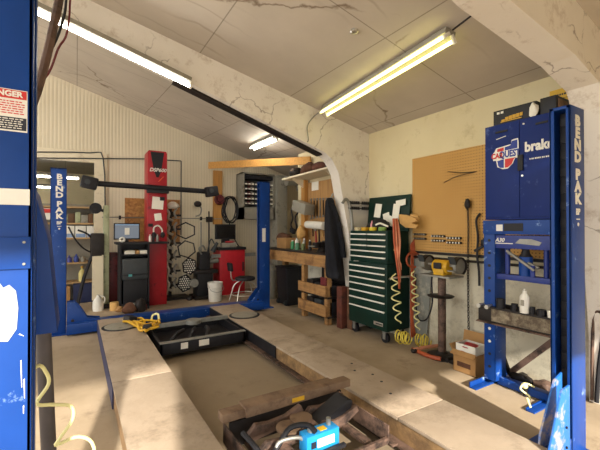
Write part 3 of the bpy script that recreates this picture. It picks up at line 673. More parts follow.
# parts bin cabinet
pb = T('bin_cabinet', 'grey steel cabinet of small red fronted parts bins high on the back wall', 'cabinet', (3.62, 8.1, 1.68))
piece(lambda m: (m.box(3.30, 4.12, 8.22, 8.29, 1.70, 2.80), m.box(3.30, 3.33, 7.85, 8.25, 1.70, 2.80), m.box(4.09, 4.12, 7.85, 8.25, 1.70, 2.80), m.box(3.30, 4.12, 7.85, 8.25, 2.77, 2.80), m.box(3.30, 4.12, 7.85, 8.25, 1.70, 1.98)), 'case', GREYP, pb)
for j in range(5):
    z = 2.05+j*.115
    piece(lambda m: m.box(3.33, 4.09, 7.90, 8.22, z-.012, z-.004), 'shelf', DARK, pb)
    for i in range(9):
        x = 3.345+i*.083
        b_ = piece(lambda m: m.prism([(7.87, z), (8.15, z), (8.15, z+.085), (7.93, z+.085), (7.87, z+.045)], 'yz', x, x+.072), 'bin', (GREYD, MAROON, GREYP)[(i*7+j*3) % 3], pb)
        piece(lambda m: m.box(x+.008, x+.064, 7.866, 7.871, z+.006, z+.038), 'bin_label', PAPER, b_)
piece(lambda m: m.box(3.33, 4.09, 7.88, 8.2, 2.66, 2.74), 'top_tray', BLACK, pb)
solo('tall_locker', GREYP, 'plain grey locker standing between the parts bins and the duct', 'locker', lambda m: m.box(4.14, 4.42, 7.75, 8.28, 0, 2.78), bevel=.01)
du = T('air_duct', 'grey round duct elbow in the far right corner under the ceiling', 'duct', (4.55, 7.6, 2.5))
piece(lambda m: m.tube([(4.30, 7.60, 2.63), (4.55, 7.60, 2.65), (4.78, 7.60, 2.66)], .12, 16, 4), 'pipe', GREYP, du)
piece(lambda m: m.box(4.66, 4.90, 7.45, 7.75, 2.42, 2.78), 'box', GREYP, du, bevel=.02)
# red tool cabinet group
rc = T('tool_cabinet', 'red upright tool cabinet against the back wall behind the black stool', 'cabinet', (2.85, 8.0, 0))
piece(lambda m: m.box(2.70, 3.30, 7.75, 8.2, .0, 1.0), 'body', REDC, rc, bevel=.01)
piece(lambda m: m.box(2.68, 3.32, 7.73, 8.2, 1.0, 1.06), 'top', BLACK, rc)
piece(lambda m: m.cyl((3.24, 7.72, .52), (3.24, 7.72, .72), .018, seg=8), 'handle', BLACK, rc)
tv = T('monitor', 'dark switched off monitor on top of the red tool cabinet', 'monitor', (2.92, 7.9, 1.06))
piece(lambda m: m.box(2.66, 3.14, 7.92, 7.97, 1.24, 1.58), 'casing', BLACK, tv, bevel=.006)
piece(lambda m: m.box(2.69, 3.11, 7.917, 7.92, 1.27, 1.55), 'screen', GLASSY, tv)
piece(lambda m: m.box(2.82, 2.98, 7.90, 8.0, 1.06, 1.26), 'stand', BLACK, tv)
solo('code_reader', GREYP, 'grey diagnostic box lying before the dark monitor', 'instrument', lambda m: m.box(2.75, 3.10, 7.75, 7.88, 1.06, 1.16), bevel=.015)
solo('rag', REDP, 'red rag lying on the grey diagnostic box', 'rag', lambda m: m.lump((2.95, 7.80, 1.18), (.12, .05, .025), .2, 9))
for k, (xa, xb, nm) in enumerate(((2.5, 2.72, 'left'), (3.301, 3.56, 'right'))):
    solo('side_tray', STEEL, 'grey steel tray sticking out at the %s side of the red tool cabinet' % nm, 'tray', lambda m: (m.box(xa, xb, 7.75, 8.05, .84, .86), m.box(xa, xb, 7.74, 7.76, .84, .92)), 'trays on the red tool cabinet')
# black brake lathe left of the bucket
bl = T('brake_lathe', 'black machine on a stand behind the white bucket', 'machine', (2.35, 7.8, 0))
piece(lambda m: m.box(2.18, 2.52, 7.65, 8.0, .0, .52), 'cabinet', BLACK, bl, bevel=.02)
piece(lambda m: m.box(2.12, 2.62, 7.62, 7.98, .52, .60), 'bed', DARK, bl, bevel=.01)
piece(lambda m: m.box(2.22, 2.46, 7.65, 7.9, .60, .98), 'headstock', BLACK, bl, bevel=.04)
piece(lambda m: m.cyl((2.46, 7.76, .76), (2.66, 7.76, .78), .05, seg=12), 'spindle', STEEL, bl)
piece(lambda m: m.tube([(2.26, 7.64, .94), (2.20, 7.6, 1.06), (2.28, 7.6, 1.12), (2.34, 7.62, 1.02)], .018, 8), 'hand_lever', STEEL, bl)
piece(lambda m: m.cyl((2.52, 7.70, .98), (2.62, 7.68, 1.18), .06, .03, 12), 'lamp_shade', GREYD, bl)
piece(lambda m: m.tube([(2.42, 7.75, .95), (2.50, 7.75, 1.25), (2.56, 7.7, 1.15)], .014, 6), 'lamp_arm', GREYD, bl)
piece(lambda m: m.cyl((2.10, 7.60, .34), (2.10, 7.66, .34), .09, seg=16), 'hand_wheel', STEEL, bl)
piece(lambda m: m.box(2.10, 2.62, 7.5, 8.0, 0, .06), 'foot', DARK, bl)
bk = T('bucket', 'white plastic bucket on the floor before the black machine', 'bucket', (2.43, 7.25, 0))
piece(lambda m: m.lathe((2.43, 7.25, 0), [(.128, 0), (.14, .27), (.150, .28), (.150, .345), (.155, .35), (.155, .385), (.14, .385), (.125, .03)], 24), 'pail', WHITE, bk)
piece(lambda m: m.tube([(2.28, 7.22, .33), (2.30, 7.10, .24), (2.43, 7.08, .20), (2.56, 7.12, .24), (2.58, 7.22, .33)], .005, 6), 'handle', STEEL, bk)
# stool with backrest
so = T('shop_stool', 'low shop stool with black seat and curved chrome legs', 'stool', (2.85, 6.85, 0))
piece(lambda m: m.lathe((2.92, 6.85, .44), [(.19, 0), (.205, .02), (.20, .055), (.15, .07)], 24), 'seat', BLACK, so)
piece(lambda m: m.obox((2.60, 6.85, .72), (.05, .22, .17), (0, -8, 0)), 'backrest', BLACK, so, bevel=.02)
piece(lambda m: m.tube([(2.76, 6.85, .45), (2.64, 6.85, .47), (2.61, 6.85, .66)], .013, 8), 'back_support', CHROME, so)
for sx, sy in ((-1, -1), (-1, 1), (1, -1), (1, 1)):
    piece(lambda m: m.tube([(2.92+.06*sx, 6.85+.06*sy, .44), (2.92+.17*sx, 6.85+.14*sy, .34), (2.92+.22*sx, 6.85+.17*sy, .18), (2.92+.26*sx, 6.85+.2*sy, .02)], .013, 8), 'leg', CHROME, so)
piece(lambda m: m.torus((2.92, 6.85, .16), .265, .010), 'foot_ring', CHROME, so)

# ---------------------------------------------------------------- workbench along the right wall
wb = T('workbench', 'long timber workbench with a deep front board along the right wall', 'workbench', (3.5, 5.5, 0))
piece(lambda m: m.box(3.24, 3.83, 4.46, 6.75, 1.065, 1.10), 'bench_top', DARK, wb)
piece(lambda m: m.box(3.22, 3.26, 4.46, 6.75, .89, 1.075), 'front_board', LUMBERY, wb)
for y in (4.55, 5.22): piece(lambda m: m.box(3.28, 3.36, y-.04, y+.04, 0, 1.065), 'leg', LUMBERY, wb)
piece(lambda m: m.box(3.70, 3.80, 6.6, 6.7, 0, 1.065), 'leg', LUMBERY, wb)
for z0, z1 in ((.44, .60), (.13, .30)): piece(lambda m: m.box(3.235, 3.27, 4.50, 5.30, z0, z1), 'shelf_front', LUMBERY, wb)
for z in (.43, .13): piece(lambda m: m.box(3.28, 3.82, 4.50, 5.30, z-.03, z), 'shelf_board', DARK, wb)
piece(lambda m: m.box(3.80, 3.83, 4.46, 5.4, .1, 1.06), 'back_panel', DARK, wb)
r = random.Random(11)
for k in range(6):
    z = .43 if k < 3 else .13; y = 4.60+(k % 3)*.23; h = r.uniform(.12, .22) if k < 3 else .22
    solo('tool_case', (BLACK, GREYD, DARK)[k % 3], 'dark tool case on the %s bench shelf, %s' % ('upper' if k < 3 else 'lower', ('nearest the timber blocks', 'in the middle', 'at its far end')[k % 3]), 'case', lambda m: m.box(3.32, 3.66, y-.09, y+.10, z, z+h), 'tool cases under the workbench', bevel=.01)
solo('handbag_toolbox', MAROON, 'small dark red box at the near end of the upper bench shelf', 'box', lambda m: m.box(3.25, 3.31, 4.52, 4.66, .605, .73), bevel=.008)
for k, (x, y, mt, nm) in enumerate(((3.42, 4.30, M('red_brown_timber', '#5e2f22', .8, 0, .25, 8, .2, '#3a241c', .3), 'reddish timber block standing upright at the bench end, left one'), (3.51, 4.17, M('dull_brown_timber', '#6e4a34', .8, 0, .25, 8, .2, '#3d2a20', .3), 'dull brown timber block standing upright at the bench end, right one'))):
    solo('timber_block', mt, nm, 'timber', lambda m: m.box(x-.08, x+.055, y-.06, y+.06, 0, .62), bevel=.012)
gc = T('trash_can', 'galvanised trash can with a domed lid under the bench end', 'trash can', (3.52, 6.95, 0))
piece(lambda m: m.lathe((3.52, 6.95, 0), [(.17, 0), (.20, .58), (.205, .60)]+[(.2, .6)], 24), 'can', GREYP, gc)
piece(lambda m: m.lathe((3.52, 6.95, .60), [(.215, 0), (.215, .025), (.16, .08), (.06, .115), (.02, .12)], 24), 'lid', GREYP, gc)
piece(lambda m: m.tube([(3.48, 6.95, .715), (3.48, 6.95, .75), (3.56, 6.95, .75), (3.56, 6.95, .715)], .009, 6), 'lid_handle', STEEL, gc)
gb = T('garbage_bin', 'black plastic wheeled bin beside the galvanised can under the bench', 'bin', (3.70, 6.25, 0))
piece(lambda m: m.prism([(3.45, 0), (3.79, 0), (3.82, .70), (3.41, .70)], 'xz', 6.02, 6.44), 'body', BLACK, gb, bevel=.02)
piece(lambda m: m.box(3.40, 3.82, 6.0, 6.46, .70, .745), 'lid', BLACK, gb, bevel=.012)
for y in (6.08, 6.38): piece(lambda m: m.cyl((3.44, y-.02, .05), (3.44, y+.02, .05), .05, seg=14), 'wheel', GREYD, gb)

# things on the workbench
solo('cardboard_box', CARD, 'brown cardboard box on the far end of the workbench', 'box', lambda m: m.box(3.42, 3.70, 6.05, 6.42, 1.02, 1.22), bevel=.004)
solo('dark_bag', BROWN, 'dark brown bag slumped on the workbench behind the cardboard box', 'bag', lambda m: m.lump((3.68, 6.58, 1.16), (.16, .16, .16), .2, 21))
for k, (x, y, h, rr_, mt, nm) in enumerate(((3.48, 5.90, .16, .035, M('green_can', '#3f8a58', .4), 'green can'), (3.50, 5.78, .20, .035, WHITE, 'white can'), (3.44, 5.66, .14, .04, M('green_tin', '#4c7d5c', .4), 'squat green tin'), (3.55, 5.60, .20, .03, STEEL, 'grey can'), (3.46, 5.50, .13, .035, M('olive_can', '#6f7a4a', .4), 'olive can'), (3.52, 5.36, .18, .03, CHAN, 'black can'))):
    c = T('spray_can', nm+' in the row of cans on the workbench', 'can', (x, y, 1.02), 'cans on the workbench')
    piece(lambda m: m.lathe((x, y, 1.02), [(rr_, 0), (rr_, h*.8), (rr_*.5, h*.92)], 12), 'body', mt, c)
    piece(lambda m: m.lathe((x, y, 1.02+h*.92), [(rr_*.55, 0), (rr_*.5, h*.12)], 10), 'cap', WHITE, c)
vi = T('bench_vise', 'dark bench vise on the near end of the workbench', 'vise', (3.45, 4.90, 1.02))
piece(lambda m: m.lathe((3.45, 4.90, 1.02), [(.09, 0), (.07, .04), (.05, .08)], 14), 'base', DARK, vi)
piece(lambda m: m.box(3.40, 3.52, 4.84, 4.96, 1.10, 1.19), 'fixed_jaw', DARK, vi, bevel=.01)
piece(lambda m: m.box(3.30, 3.38, 4.84, 4.96, 1.09, 1.18), 'moving_jaw', DARK, vi, bevel=.01)
piece(lambda m: m.cyl((3.24, 4.80, 1.12), (3.24, 5.0, 1.12), .008, seg=8), 'handle', STEEL, vi)
piece(lambda m: m.cyl((3.24, 4.90, 1.12), (3.45, 4.90, 1.12), .016, seg=8), 'screw', STEEL, vi)
solo('toolbox', BLACK, 'black toolbox on the workbench behind the vise', 'toolbox', lambda m: m.box(3.58, 3.80, 4.62, 5.10, 1.02, 1.20), bevel=.02)
# tool board with plywood back
pbd = solo('tool_board', PLY, 'plywood tool board on the right wall above the workbench', 'board', lambda m: m.box(3.80, 3.838, 4.56, 6.02, 1.06, 2.36))
solo('wall_stud', LUMBERZ, 'yellow stud standing at the far edge of the tool board', 'timber', lambda m: m.box(3.72, 3.80, 5.86, 5.98, 1.02, 2.42))
ws = T('wall_shelf', 'pale shelf heaped with rags above the tool board', 'shelf', (3.65, 5.4, 2.38))
piece(lambda m: m.bar((3.62, 4.62, 2.46), (3.62, 6.18, 2.44), .44, .03), 'board', CREAM2, ws)
for y in (4.8, 5.9): piece(lambda m: m.prism([(3.45, 2.43), (3.835, 2.43), (3.835, 2.20)], 'xz', y, y+.02), 'bracket', CREAM2, ws)
for k, (x, y, r_, mt, nm) in enumerate(((3.58, 5.95, (.13, .15, .10), DARK, 'dark tangled rag'), (3.62, 5.56, (.16, .19, .13), BROWN, 'brown jacket heap'), (3.6, 5.14, (.15, .17, .10), M('faded_red_rag', '#6b4436', .9, 0, .25), 'faded reddish rag heap'), (3.58, 4.80, (.10, .10, .07), BLACK, 'small black bundle'))):
    solo('rag_heap', mt, nm+' on the pale wall shelf', 'rags', lambda m: m.lump((x, y, 2.47+r_[2]*.75), r_, .3, 30+k), 'rags on the wall shelf')
solo('paper_sheet', PAPER, 'white paper square pinned at the top of the tool board', 'paper', lambda m: m.box(3.793, 3.80, 5.50, 5.72, 2.20, 2.36))
# hanging wrenches
wr = None
for k in range(11):
    y = 5.72-k*.098; L = .38-.012*k; z1 = 2.05-.004*k
    w = T('wrench', 'steel wrench in the hanging row on the tool board, '+('farthest', 'second', 'third', 'fourth', 'fifth', 'sixth', 'seventh', 'eighth', 'ninth', 'tenth', 'nearest')[k]+' from the stud' if k else 'steel wrench in the hanging row on the tool board, right beside the stud', 'wrench', (3.78, y, z1-L), 'wrenches on the tool board')
    if k == 10: w['label'] = 'steel wrench in the hanging row on the tool board, beside the black jacket'
    piece(lambda m: m.bar((3.782, y, z1-.03), (3.782, y, z1-L+.03), .022, .010, (1, 0, 0)), 'shank', DARK if k % 3 else STEEL, w)
    piece(lambda m: m.torus((3.782, y, z1-.015), .018, .008, (1, 0, 0), 14, 6), 'ring_end', STEEL, w)
    piece(lambda m: m.prism([(y-.024, z1-L-.01), (y-.008, z1-L-.01), (y-.006, z1-L+.012), (y+.006, z1-L+.012), (y+.008, z1-L-.01), (y+.024, z1-L-.01), (y+.02, z1-L+.03), (y-.02, z1-L+.03)], 'yz', 3.776, 3.788), 'open_end', STEEL, w)
hc = [BROWN, REDP, DARK, TANGL, MAROON, BLACK, CARD, DARK, REDP, BROWN]
for k in range(10):
    y = 5.66-k*.105; L = .22+.05*((k*7) % 3); z1 = 1.56-.03*((k*5) % 3)
    t = T('hand_tool', ('brown', 'red', 'black', 'tan', 'dark red', 'black rubber', 'light brown', 'dark grey', 'bright red', 'dark brown')[k]+' handled tool hanging in the lower row of the tool board', 'tool', (3.77, y, z1-L), 'tools on the tool board')
    piece(lambda m: m.cyl((3.784, y, z1-L), (3.784, y+.02, z1-.06), .016, .012, 8), 'handle', hc[k], t)
    piece(lambda m: m.obox((3.783, y+.02, z1-.03), (.034, .07, .05), (10*(k % 3), 0, 0)), 'head', STEEL if k % 2 else DARK, t)
pt = T('paper_towel', 'white paper towel roll held level before the tool board', 'paper towel', (3.45, 5.1, 1.6))
A_, B_ = Vector((3.62, 5.6, 1.56)), Vector((3.5, 4.88, 1.53))
piece(lambda m: m.cyl(A_, B_, .068, seg=24), 'roll', WHITE, pt)
d_ = (B_-A_).normalized()
piece(lambda m: m.cyl(A_-d_*.03, B_+d_*.03, .014, seg=10), 'rod', DARK, pt)
for q in (A_-d_*.025, B_+d_*.025): piece(lambda m: m.tube([q, q+V(.1, 0, .01), (3.80, q.y, q.z)], .008, 6, 2), 'bracket', DARK, pt)
rl_ = T('hose_reel_box', 'grey rectangular box hung tilted beside the tool board', 'box', (3.6, 5.75, 1.75))
piece(lambda m: m.obox((3.60, 5.72, 1.88), (.22, .46, .20), (14, 0, 0)), 'case', GREYP, rl_, bevel=.02)
piece(lambda m: m.bar((3.70, 5.72, 1.90), (3.80, 5.72, 1.92), .05, .05), 'bracket', DARK, rl_)
ag = T('air_gun_hose', 'black air hose loop with gun hanging beside the tool board', 'hose', (3.62, 6.1, 1.4))
c = Vector((3.66, 6.15, 1.69))
piece(lambda m: m.tube([c+V(0, -.1, .28), c+V(0, .1, .18), c+V(0, .05, 0), c+V(0, .12, -.14), c+V(0, 0, -.26), c+V(0, -.1, -.18), c+V(0, -.04, 0), c+V(0, -.16, .12)], .018, 8), 'hose', BLACK, ag)
piece(lambda m: m.obox(c+V(-.02, .02, -.25), (.06, .16, .10), (20, 0, 0)), 'gun', BLACK, ag, bevel=.02)
piece(lambda m: m.cyl(c+V(0, -.1, .28), c+V(.17, -.1, .30), .01, seg=6), 'hook', DARK, ag)
solo('leather_glove', TANGL, 'tan work glove hanging below the black air gun', 'glove', lambda m: m.lump((3.60, 5.80, 1.40), (.07, .09, .14), .25, 44))
for o in [q for q in bpy.data.objects if q.parent is None and q.get('label') and ('on the workbench' in q['label'] or 'end of the workbench' in q['label'])]: o.location.z += .08
# jacket on the column
jk = T('jacket', 'long black jacket hanging by the bench end against the column', 'jacket', (3.22, 4.44, .75))
mb = MB(); prof = [(1.95, .03, .05), (1.90, .06, .09), (1.75, .07, .12), (1.50, .08, .13), (1.20, .09, .16), (.95, .09, .19), (.78, .07, .20), (.74, .05, .18)]
rings = []
for z, rx, ry in prof:
    ring = []
    for i in range(20):
        t = 2*math.pi*i/20; q = 1+.16*math.sin(5*t+z*4)+.08*math.sin(9*t-z*7)
        ring.append(mb.bm.verts.new((3.25+.10*(1.95-z)*.3+rx*q*math.cos(t)*1.2, 4.40-.10*(1.95-z)*.3+ry*q*math.sin(t)*.55, z)))
    rings.append(ring)
for a, b2 in zip(rings[:-1], rings[1:]):
    for i in range(20): mb.bm.faces.new((a[i], a[(i+1) % 20], b2[(i+1) % 20], b2[i]))
mb.bm.faces.new(rings[0]); mb.bm.faces.new(rings[-1][::-1])
mb.build('body', CLOTH, jk, angle=80)
piece(lambda m: m.tube([(3.25, 4.37, 1.86), (3.34, 4.34, 1.60), (3.40, 4.30, 1.22), (3.41, 4.28, 1.05)], .05, 10, 5, False, .045), 'sleeve', CLOTH, jk)
piece(lambda m: m.cyl((3.25, 4.40, 1.92), (3.32, 4.42, 2.02), .012, seg=8), 'hook', STEEL, jk)
solo('hose', STEEL, 'grey hose hung in a long loop from the column beside the jacket', 'hose', lambda m: m.tube([(3.30, 4.165, 1.86), (3.37, 4.16, 1.92), (3.44, 4.155, 1.80), (3.47, 4.15, 1.5), (3.46, 4.15, 1.15), (3.43, 4.15, .95)], .022, 8))
# sockets on a rail on the column
sr = solo('socket_rail', DARK, 'thin rail of black sockets on the white column above the green chest', 'rail', lambda m: (m.box(3.42, 3.84, 4.17, 4.18, 1.865, 1.88), m.box(3.42, 3.84, 4.17, 4.18, 1.785, 1.80)))
proto = None
for row in range(2):
    for k in range(11):
        if k == 5: continue
        loc = (3.44+k*.038, 4.145, 1.85-row*.08)
        if proto is None:
            proto = solo('socket', BLACK, 'small black socket on the rail on the white column', 'socket', lambda m: m.lathe((3.44, 4.145, 1.85), [(.017, 0), (.017, .025), (.013, .03), (.013, .045)], 10), 'sockets on the column rail'); base = proto.location.copy()
        else: dup(proto, base+V(k*.038, 0, -row*.08))

# ---------------------------------------------------------------- green tool chest
gt = T('tool_chest', 'dark green rolling tool chest with open lid against the right wall', 'tool chest', (3.61, 3.74, 0))
X0, X1, Y0, Y1 = 3.38, 3.80, 3.36, 4.12
piece(lambda m: m.box(X0, X1, Y0, Y1, .16, 1.02), 'lower_cabinet', GREEN, gt, bevel=.008)
piece(lambda m: m.box(X0+.02, X1, Y0+.01, Y1-.01, 1.02, 1.46), 'upper_chest', GREEN, gt, bevel=.008)
def drawer(ya, yb, z0, z1, xf):
    d = piece(lambda m: m.box(xf-.008, xf+.01, ya, yb, z0, z1), 'drawer', GREEN, gt, bevel=.003)
    piece(lambda m: m.box(xf-.024, xf-.006, ya+.005, yb-.005, z1-.022, z1-.004), 'handle', WHITE, d, bevel=.004)
ym = (Y0+Y1)/2
for z0, z1 in ((1.355, 1.425), (1.275, 1.35), (1.20, 1.27)):
    for a, b2 in ((Y0+.03, ym-.005), (ym+.005, Y1-.03)): drawer(a, b2, z0, z1, X0+.02)
for z0, z1 in ((1.12, 1.195), (1.045, 1.115)): drawer(Y0+.03, Y1-.03, z0, z1, X0+.02)
zs = [.985, .905, .82, .735, .635, .535, .42, .30]
for a, b2 in zip(zs[:-1], zs[1:]): drawer(Y0+.025, Y1-.025, b2+.006, a, X0)
piece(lambda m: m.box(X0-.004, X0, Y0+.07, Y0+.24, .215, .262), 'badge', CHROME, gt, bevel=.0015)
piece(lambda m: m.box(X0-.006, X0-.004, Y0+.08, Y0+.20, .232, .246), 'badge_print', NAVYT, gt)
piece(lambda m: m.box(X0+.008, X0+.02, Y1-.20, Y1-.10, 1.022, 1.036), 'badge', CHROME, gt)
piece(lambda m: m.obox((3.77, 3.72, 1.70), (.03, .80, .50), (0, 6, 0)), 'lid', GREEN, gt, bevel=.008)
piece(lambda m: m.tube([(3.42, Y0-.012, .84), (3.42, Y0-.06, .86), (3.76, Y0-.06, .86), (3.76, Y0-.012, .84)], .014, 8, 3), 'push_handle', CHROME, gt)
for x in (3.44, 3.74):
    for y in (3.44, 4.04):
        w = piece(lambda m: m.cyl((x-.02, y, .065), (x+.02, y, .065), .063, seg=18), 'wheel', BLACK, gt)
        piece(lambda m: (m.box(x-.035, x+.035, y-.03, y+.03, .135, .16), m.box(x-.033, x-.026, y-.025, y+.025, .05, .14)), 'caster_fork', STEEL, w)
# on and around the chest
for k, (y, z, w, h, a, nm) in enumerate(((3.90, 1.75, .13, .20, 6, 'upright white sheet with a curled corner'), (3.72, 1.66, .12, .10, -15, 'small torn white sheet'), (3.54, 1.70, .12, .26, 4, 'long white sheet'), (3.46, 1.84, .17, .08, -6, 'white card at the top'), (3.63, 1.60, .14, .13, 20, 'low tilted white sheet'))):
    solo('paper_note', PAPER, nm+' taped inside the open lid of the green chest', 'note', lambda m: m.obox((3.742+(z-1.70)*.10-.004*k, y, z), (.005, w, h), (a, 6, 0)), 'notes in the chest lid')
bgx = solo('black_case', BLACK, 'black cloth case lying in the open top of the green chest', 'case', lambda m: m.lump((3.62, 3.76, 1.53), (.12, .20, .09), .2, 51))
for k, (y, mt, nm) in enumerate(((4.0, M('beige_tin', '#c7b890', .5), 'beige round tin'), (3.86, YELLOW, 'gold round tin'), (3.70, M('yellow_tin', '#d8bd33', .4), 'bright yellow tape reel'), (3.52, M('grass_tin', '#7d9a4a', .5), 'pale green tin'))):
    solo('tin', mt, nm+' along the top front edge of the green chest', 'tin', lambda m: m.lathe((3.46, y, 1.46), [(.05, 0), (.055, .01), (.055, .045), (.04, .05)], 18), 'tins along the chest top')
solo('pink_bottle', M('pink_bottle', '#c98a90', .5), 'small pink bottle among the tins on the green chest', 'bottle', lambda m: m.lathe((3.52, 3.78, 1.46), [(.025, 0), (.025, .09), (.01, .12), (.01, .14)], 12))
solo('bent_strip', PAPER, 'pale curved strip lying across the tins on the green chest', 'strip', lambda m: m.tube([(3.50, 3.68, 1.54), (3.48, 3.58, 1.56), (3.47, 3.47, 1.53), (3.46, 3.42, 1.52)], .013, 6))
gl = T('work_glove', 'tan leather work gloves clamped over the near edge of the chest lid', 'gloves', (3.66, 3.22, 1.55))
piece(lambda m: m.prism([(3.42, 1.68), (3.30, 1.67), (3.14, 1.625), (3.11, 1.585), (3.20, 1.56), (3.10, 1.53), (3.13, 1.49), (3.30, 1.50), (3.40, 1.56)], 'yz', 3.655, 3.69), 'palm', TANGL, gl, bevel=.010)
piece(lambda m: m.tube([(3.672, 3.22, 1.66), (3.66, 3.14, 1.65), (3.655, 3.09, 1.63)], .018, 8), 'thumb', TANGL, gl)
# cables hanging on the chest side
oc = T('jumper_cable', 'bundle of faded orange cable hanging down the near side of the green chest', 'cable', (3.50, 3.31, .8))
for k in range(4):
    dx = .02*k; r = random.Random(60+k)
    piece(lambda m: m.tube([(3.46+dx, 3.32, 1.62), (3.46+dx+r.uniform(-.02, .02), 3.30-.01*k, 1.35), (3.48+dx*.7, 3.29, 1.10), (3.51+dx*.5, 3.28, .88+.05*k), (3.53+dx*.4, 3.29, .72+.08*k)], .015, 7), 'cable', PINK if k % 2 else ORANGE, oc)
piece(lambda m: m.obox((3.50, 3.30, 1.22), (.09, .03, .06), (0, 20, 0)), 'clamp', CARD, oc, bevel=.008)
o2 = T('extension_cord', 'dark orange cord bundle hanging from the chest corner down to the floor', 'cord', (3.80, 3.28, .1))
for k in range(5):
    r = random.Random(80+k); x = 3.76+.018*k
    piece(lambda m: m.tube([(x, 3.30, 1.28+.02*k), (x+r.uniform(-.03, .03), 3.28, 1.0), (x-.04+r.uniform(-.02, .03), 3.27, .7), (x-.06+r.uniform(-.03, .03), 3.26, .35), (x-.05, 3.25, .06+.01*k)], .011, 6), 'cable', ORANGE, o2)
piece(lambda m: m.torus((3.77, 3.27, 1.08), .10, .014, (.3, 1, 0)), 'loop', ORANGE, o2)
def coil(label, x, y, ztop, zbot, R_, n, seed, par_r=.012):
    t = T('coil_hose', label, 'air hose', (x, y, .02), 'yellow coil hoses by the green chest')
    pts = []; r = random.Random(seed)
    for i in range(n*8+1):
        a = 2*math.pi*i/8; f_ = i/(n*8); q = R_*(.55+.45*math.sin(3.1*f_)**2)
        pts.append((x+q*math.cos(a)*.9+.05*f_, y-.03*f_+q*.5*math.sin(a), ztop+(zbot-ztop)*f_))
    piece(lambda m: m.tube(pts, par_r*.72, 6, 2), 'hanging_coil', PHOSE, t)
    pts = []
    for i in range(5*12+1):
        a = 2*math.pi*i/12; q = .068+.008*math.sin(i*.31+seed)
        pts.append((x+.02+q*math.cos(a)+.0012*i, y-.03-.0022*i+.02*math.cos(a), .085+q*math.sin(a)+.006*math.sin(i*.2)))
    piece(lambda m: m.tube(pts, .0075, 6, 2), 'bundled_coil', YHOSE, t)
    return t
coil('yellow coil hose hanging nearer the chest drawers, bundle swinging above the floor', 3.36, 3.22, .86, .24, .075, 5, 1).location.z = .09
coil('yellow coil hose hanging from the chest corner, bundle resting on the floor', 3.64, 3.16, .95, .20, .06, 7, 2)
# ---------------------------------------------------------------- right wall
solo('leaning_panel', M('grey_sheet', '#7f8078', .6, 0, .15, 4, 0, '#a9a493', .3), 'scuffed grey sheet leaning on the right wall beside the green chest', 'panel', lambda m: m.prism([(3.36, .0), (3.09, .0), (3.0, 1.06), (3.30, 1.10), (3.40, .5)], 'yz', 3.80, 3.815))
pegb = solo('pegboard', PEG, 'large tan pegboard on the right wall behind the blue press', 'pegboard', lambda m: m.box(3.825, 3.849, 1.60, 3.33, 1.20, 2.42))
solo('metal_strip', DARK, 'dark strip along the bottom edge of the pegboard', 'strip', lambda m: m.box(3.812, 3.834, 1.60, 3.33, 1.165, 1.195))
pk = T('peg_hook', 'long thin wire hook pointing out near the top of the pegboard', 'hook', (3.8, 2.6, 2.0))
piece(lambda m: m.tube([(3.82, 2.42, 2.13), (3.78, 2.60, 2.14), (3.76, 2.74, 2.17)], .005, 6), 'wire', DARK, pk)
piece(lambda m: m.tube([(3.82, 2.42, 2.13), (3.77, 2.62, 2.10), (3.74, 2.78, 2.04)], .005, 6), 'wire', DARK, pk)
# sockets on the pegboard, three clusters in two rows
proto = None
for row in range(2):
    for cl, (ya, n) in enumerate(((3.26, 5), (2.98, 5), (2.76, 5))):
        for k in range(n):
            loc = V(3.805, ya-k*.040, 1.415-row*.055-.018*cl)
            if proto is None:
                proto = T('socket', 'dark socket hanging low on the pegboard in the double row', 'socket', loc, 'sockets on the pegboard')
                piece(lambda m: m.lathe(loc, [(.016, 0), (.016, .02), (.012, .025), (.012, .036)], 10, (-1, 0, 0)), 'body', DARK, proto)
                piece(lambda m: m.lathe(loc+V(-.036, 0, 0), [(.009, 0), (.009, .003)], 8, (-1, 0, 0)), 'rim', CHROME, proto)
            else: dup(proto, loc)
ch = T('chain', 'long dark chain hanging from a peg on the pegboard to the floor', 'chain', (3.79, 2.50, .15))
mb = MB(); z = 1.72; k = 0
while z > .30:
    c = (3.79+.004*math.sin(z*9), 2.50+.004*math.cos(z*7), z); ax = (1, 0, 0) if k % 2 else (0, 1, 0)
    a, u = frame_from(ax); up = V(0, 0, 1); sd = up.cross(V(*ax)).normalized()
    mb.tube([V(*c)+sd*.011*math.cos(t)+up*.019*math.sin(t) for t in [2*math.pi*i/10 for i in range(10)]], .0045, 5, 1, True); z -= .030; k += 1
mb.build('links', DARK, ch)
piece(lambda m: (m.tube([(3.825, 2.50, 1.80), (3.77, 2.50, 1.80), (3.76, 2.50, 1.74), (3.79, 2.50, 1.70)], .010, 8), m.lump((3.785, 2.50, 1.77), (.03, .035, .06), .2, 8)), 'hook', DARK, ch)
solo('pry_bar', CHAN, 'black bent pry bar hanging on the pegboard beside the blue press', 'bar', lambda m: m.tube([(3.80, 2.36, 1.66), (3.79, 2.40, 1.58), (3.79, 2.38, 1.40), (3.79, 2.39, 1.20), (3.79, 2.37, 1.02), (3.78, 2.36, .86)], .013, 8))
solo('hand_sprayer', BLACK, 'black trigger handle hanging at the pegboard corner by the press', 'tool', lambda m: (m.lump((3.79, 2.30, 1.34), (.03, .05, .05), .3, 15), m.bar((3.79, 2.32, 1.30), (3.79, 2.42, 1.24), .025, .025)))
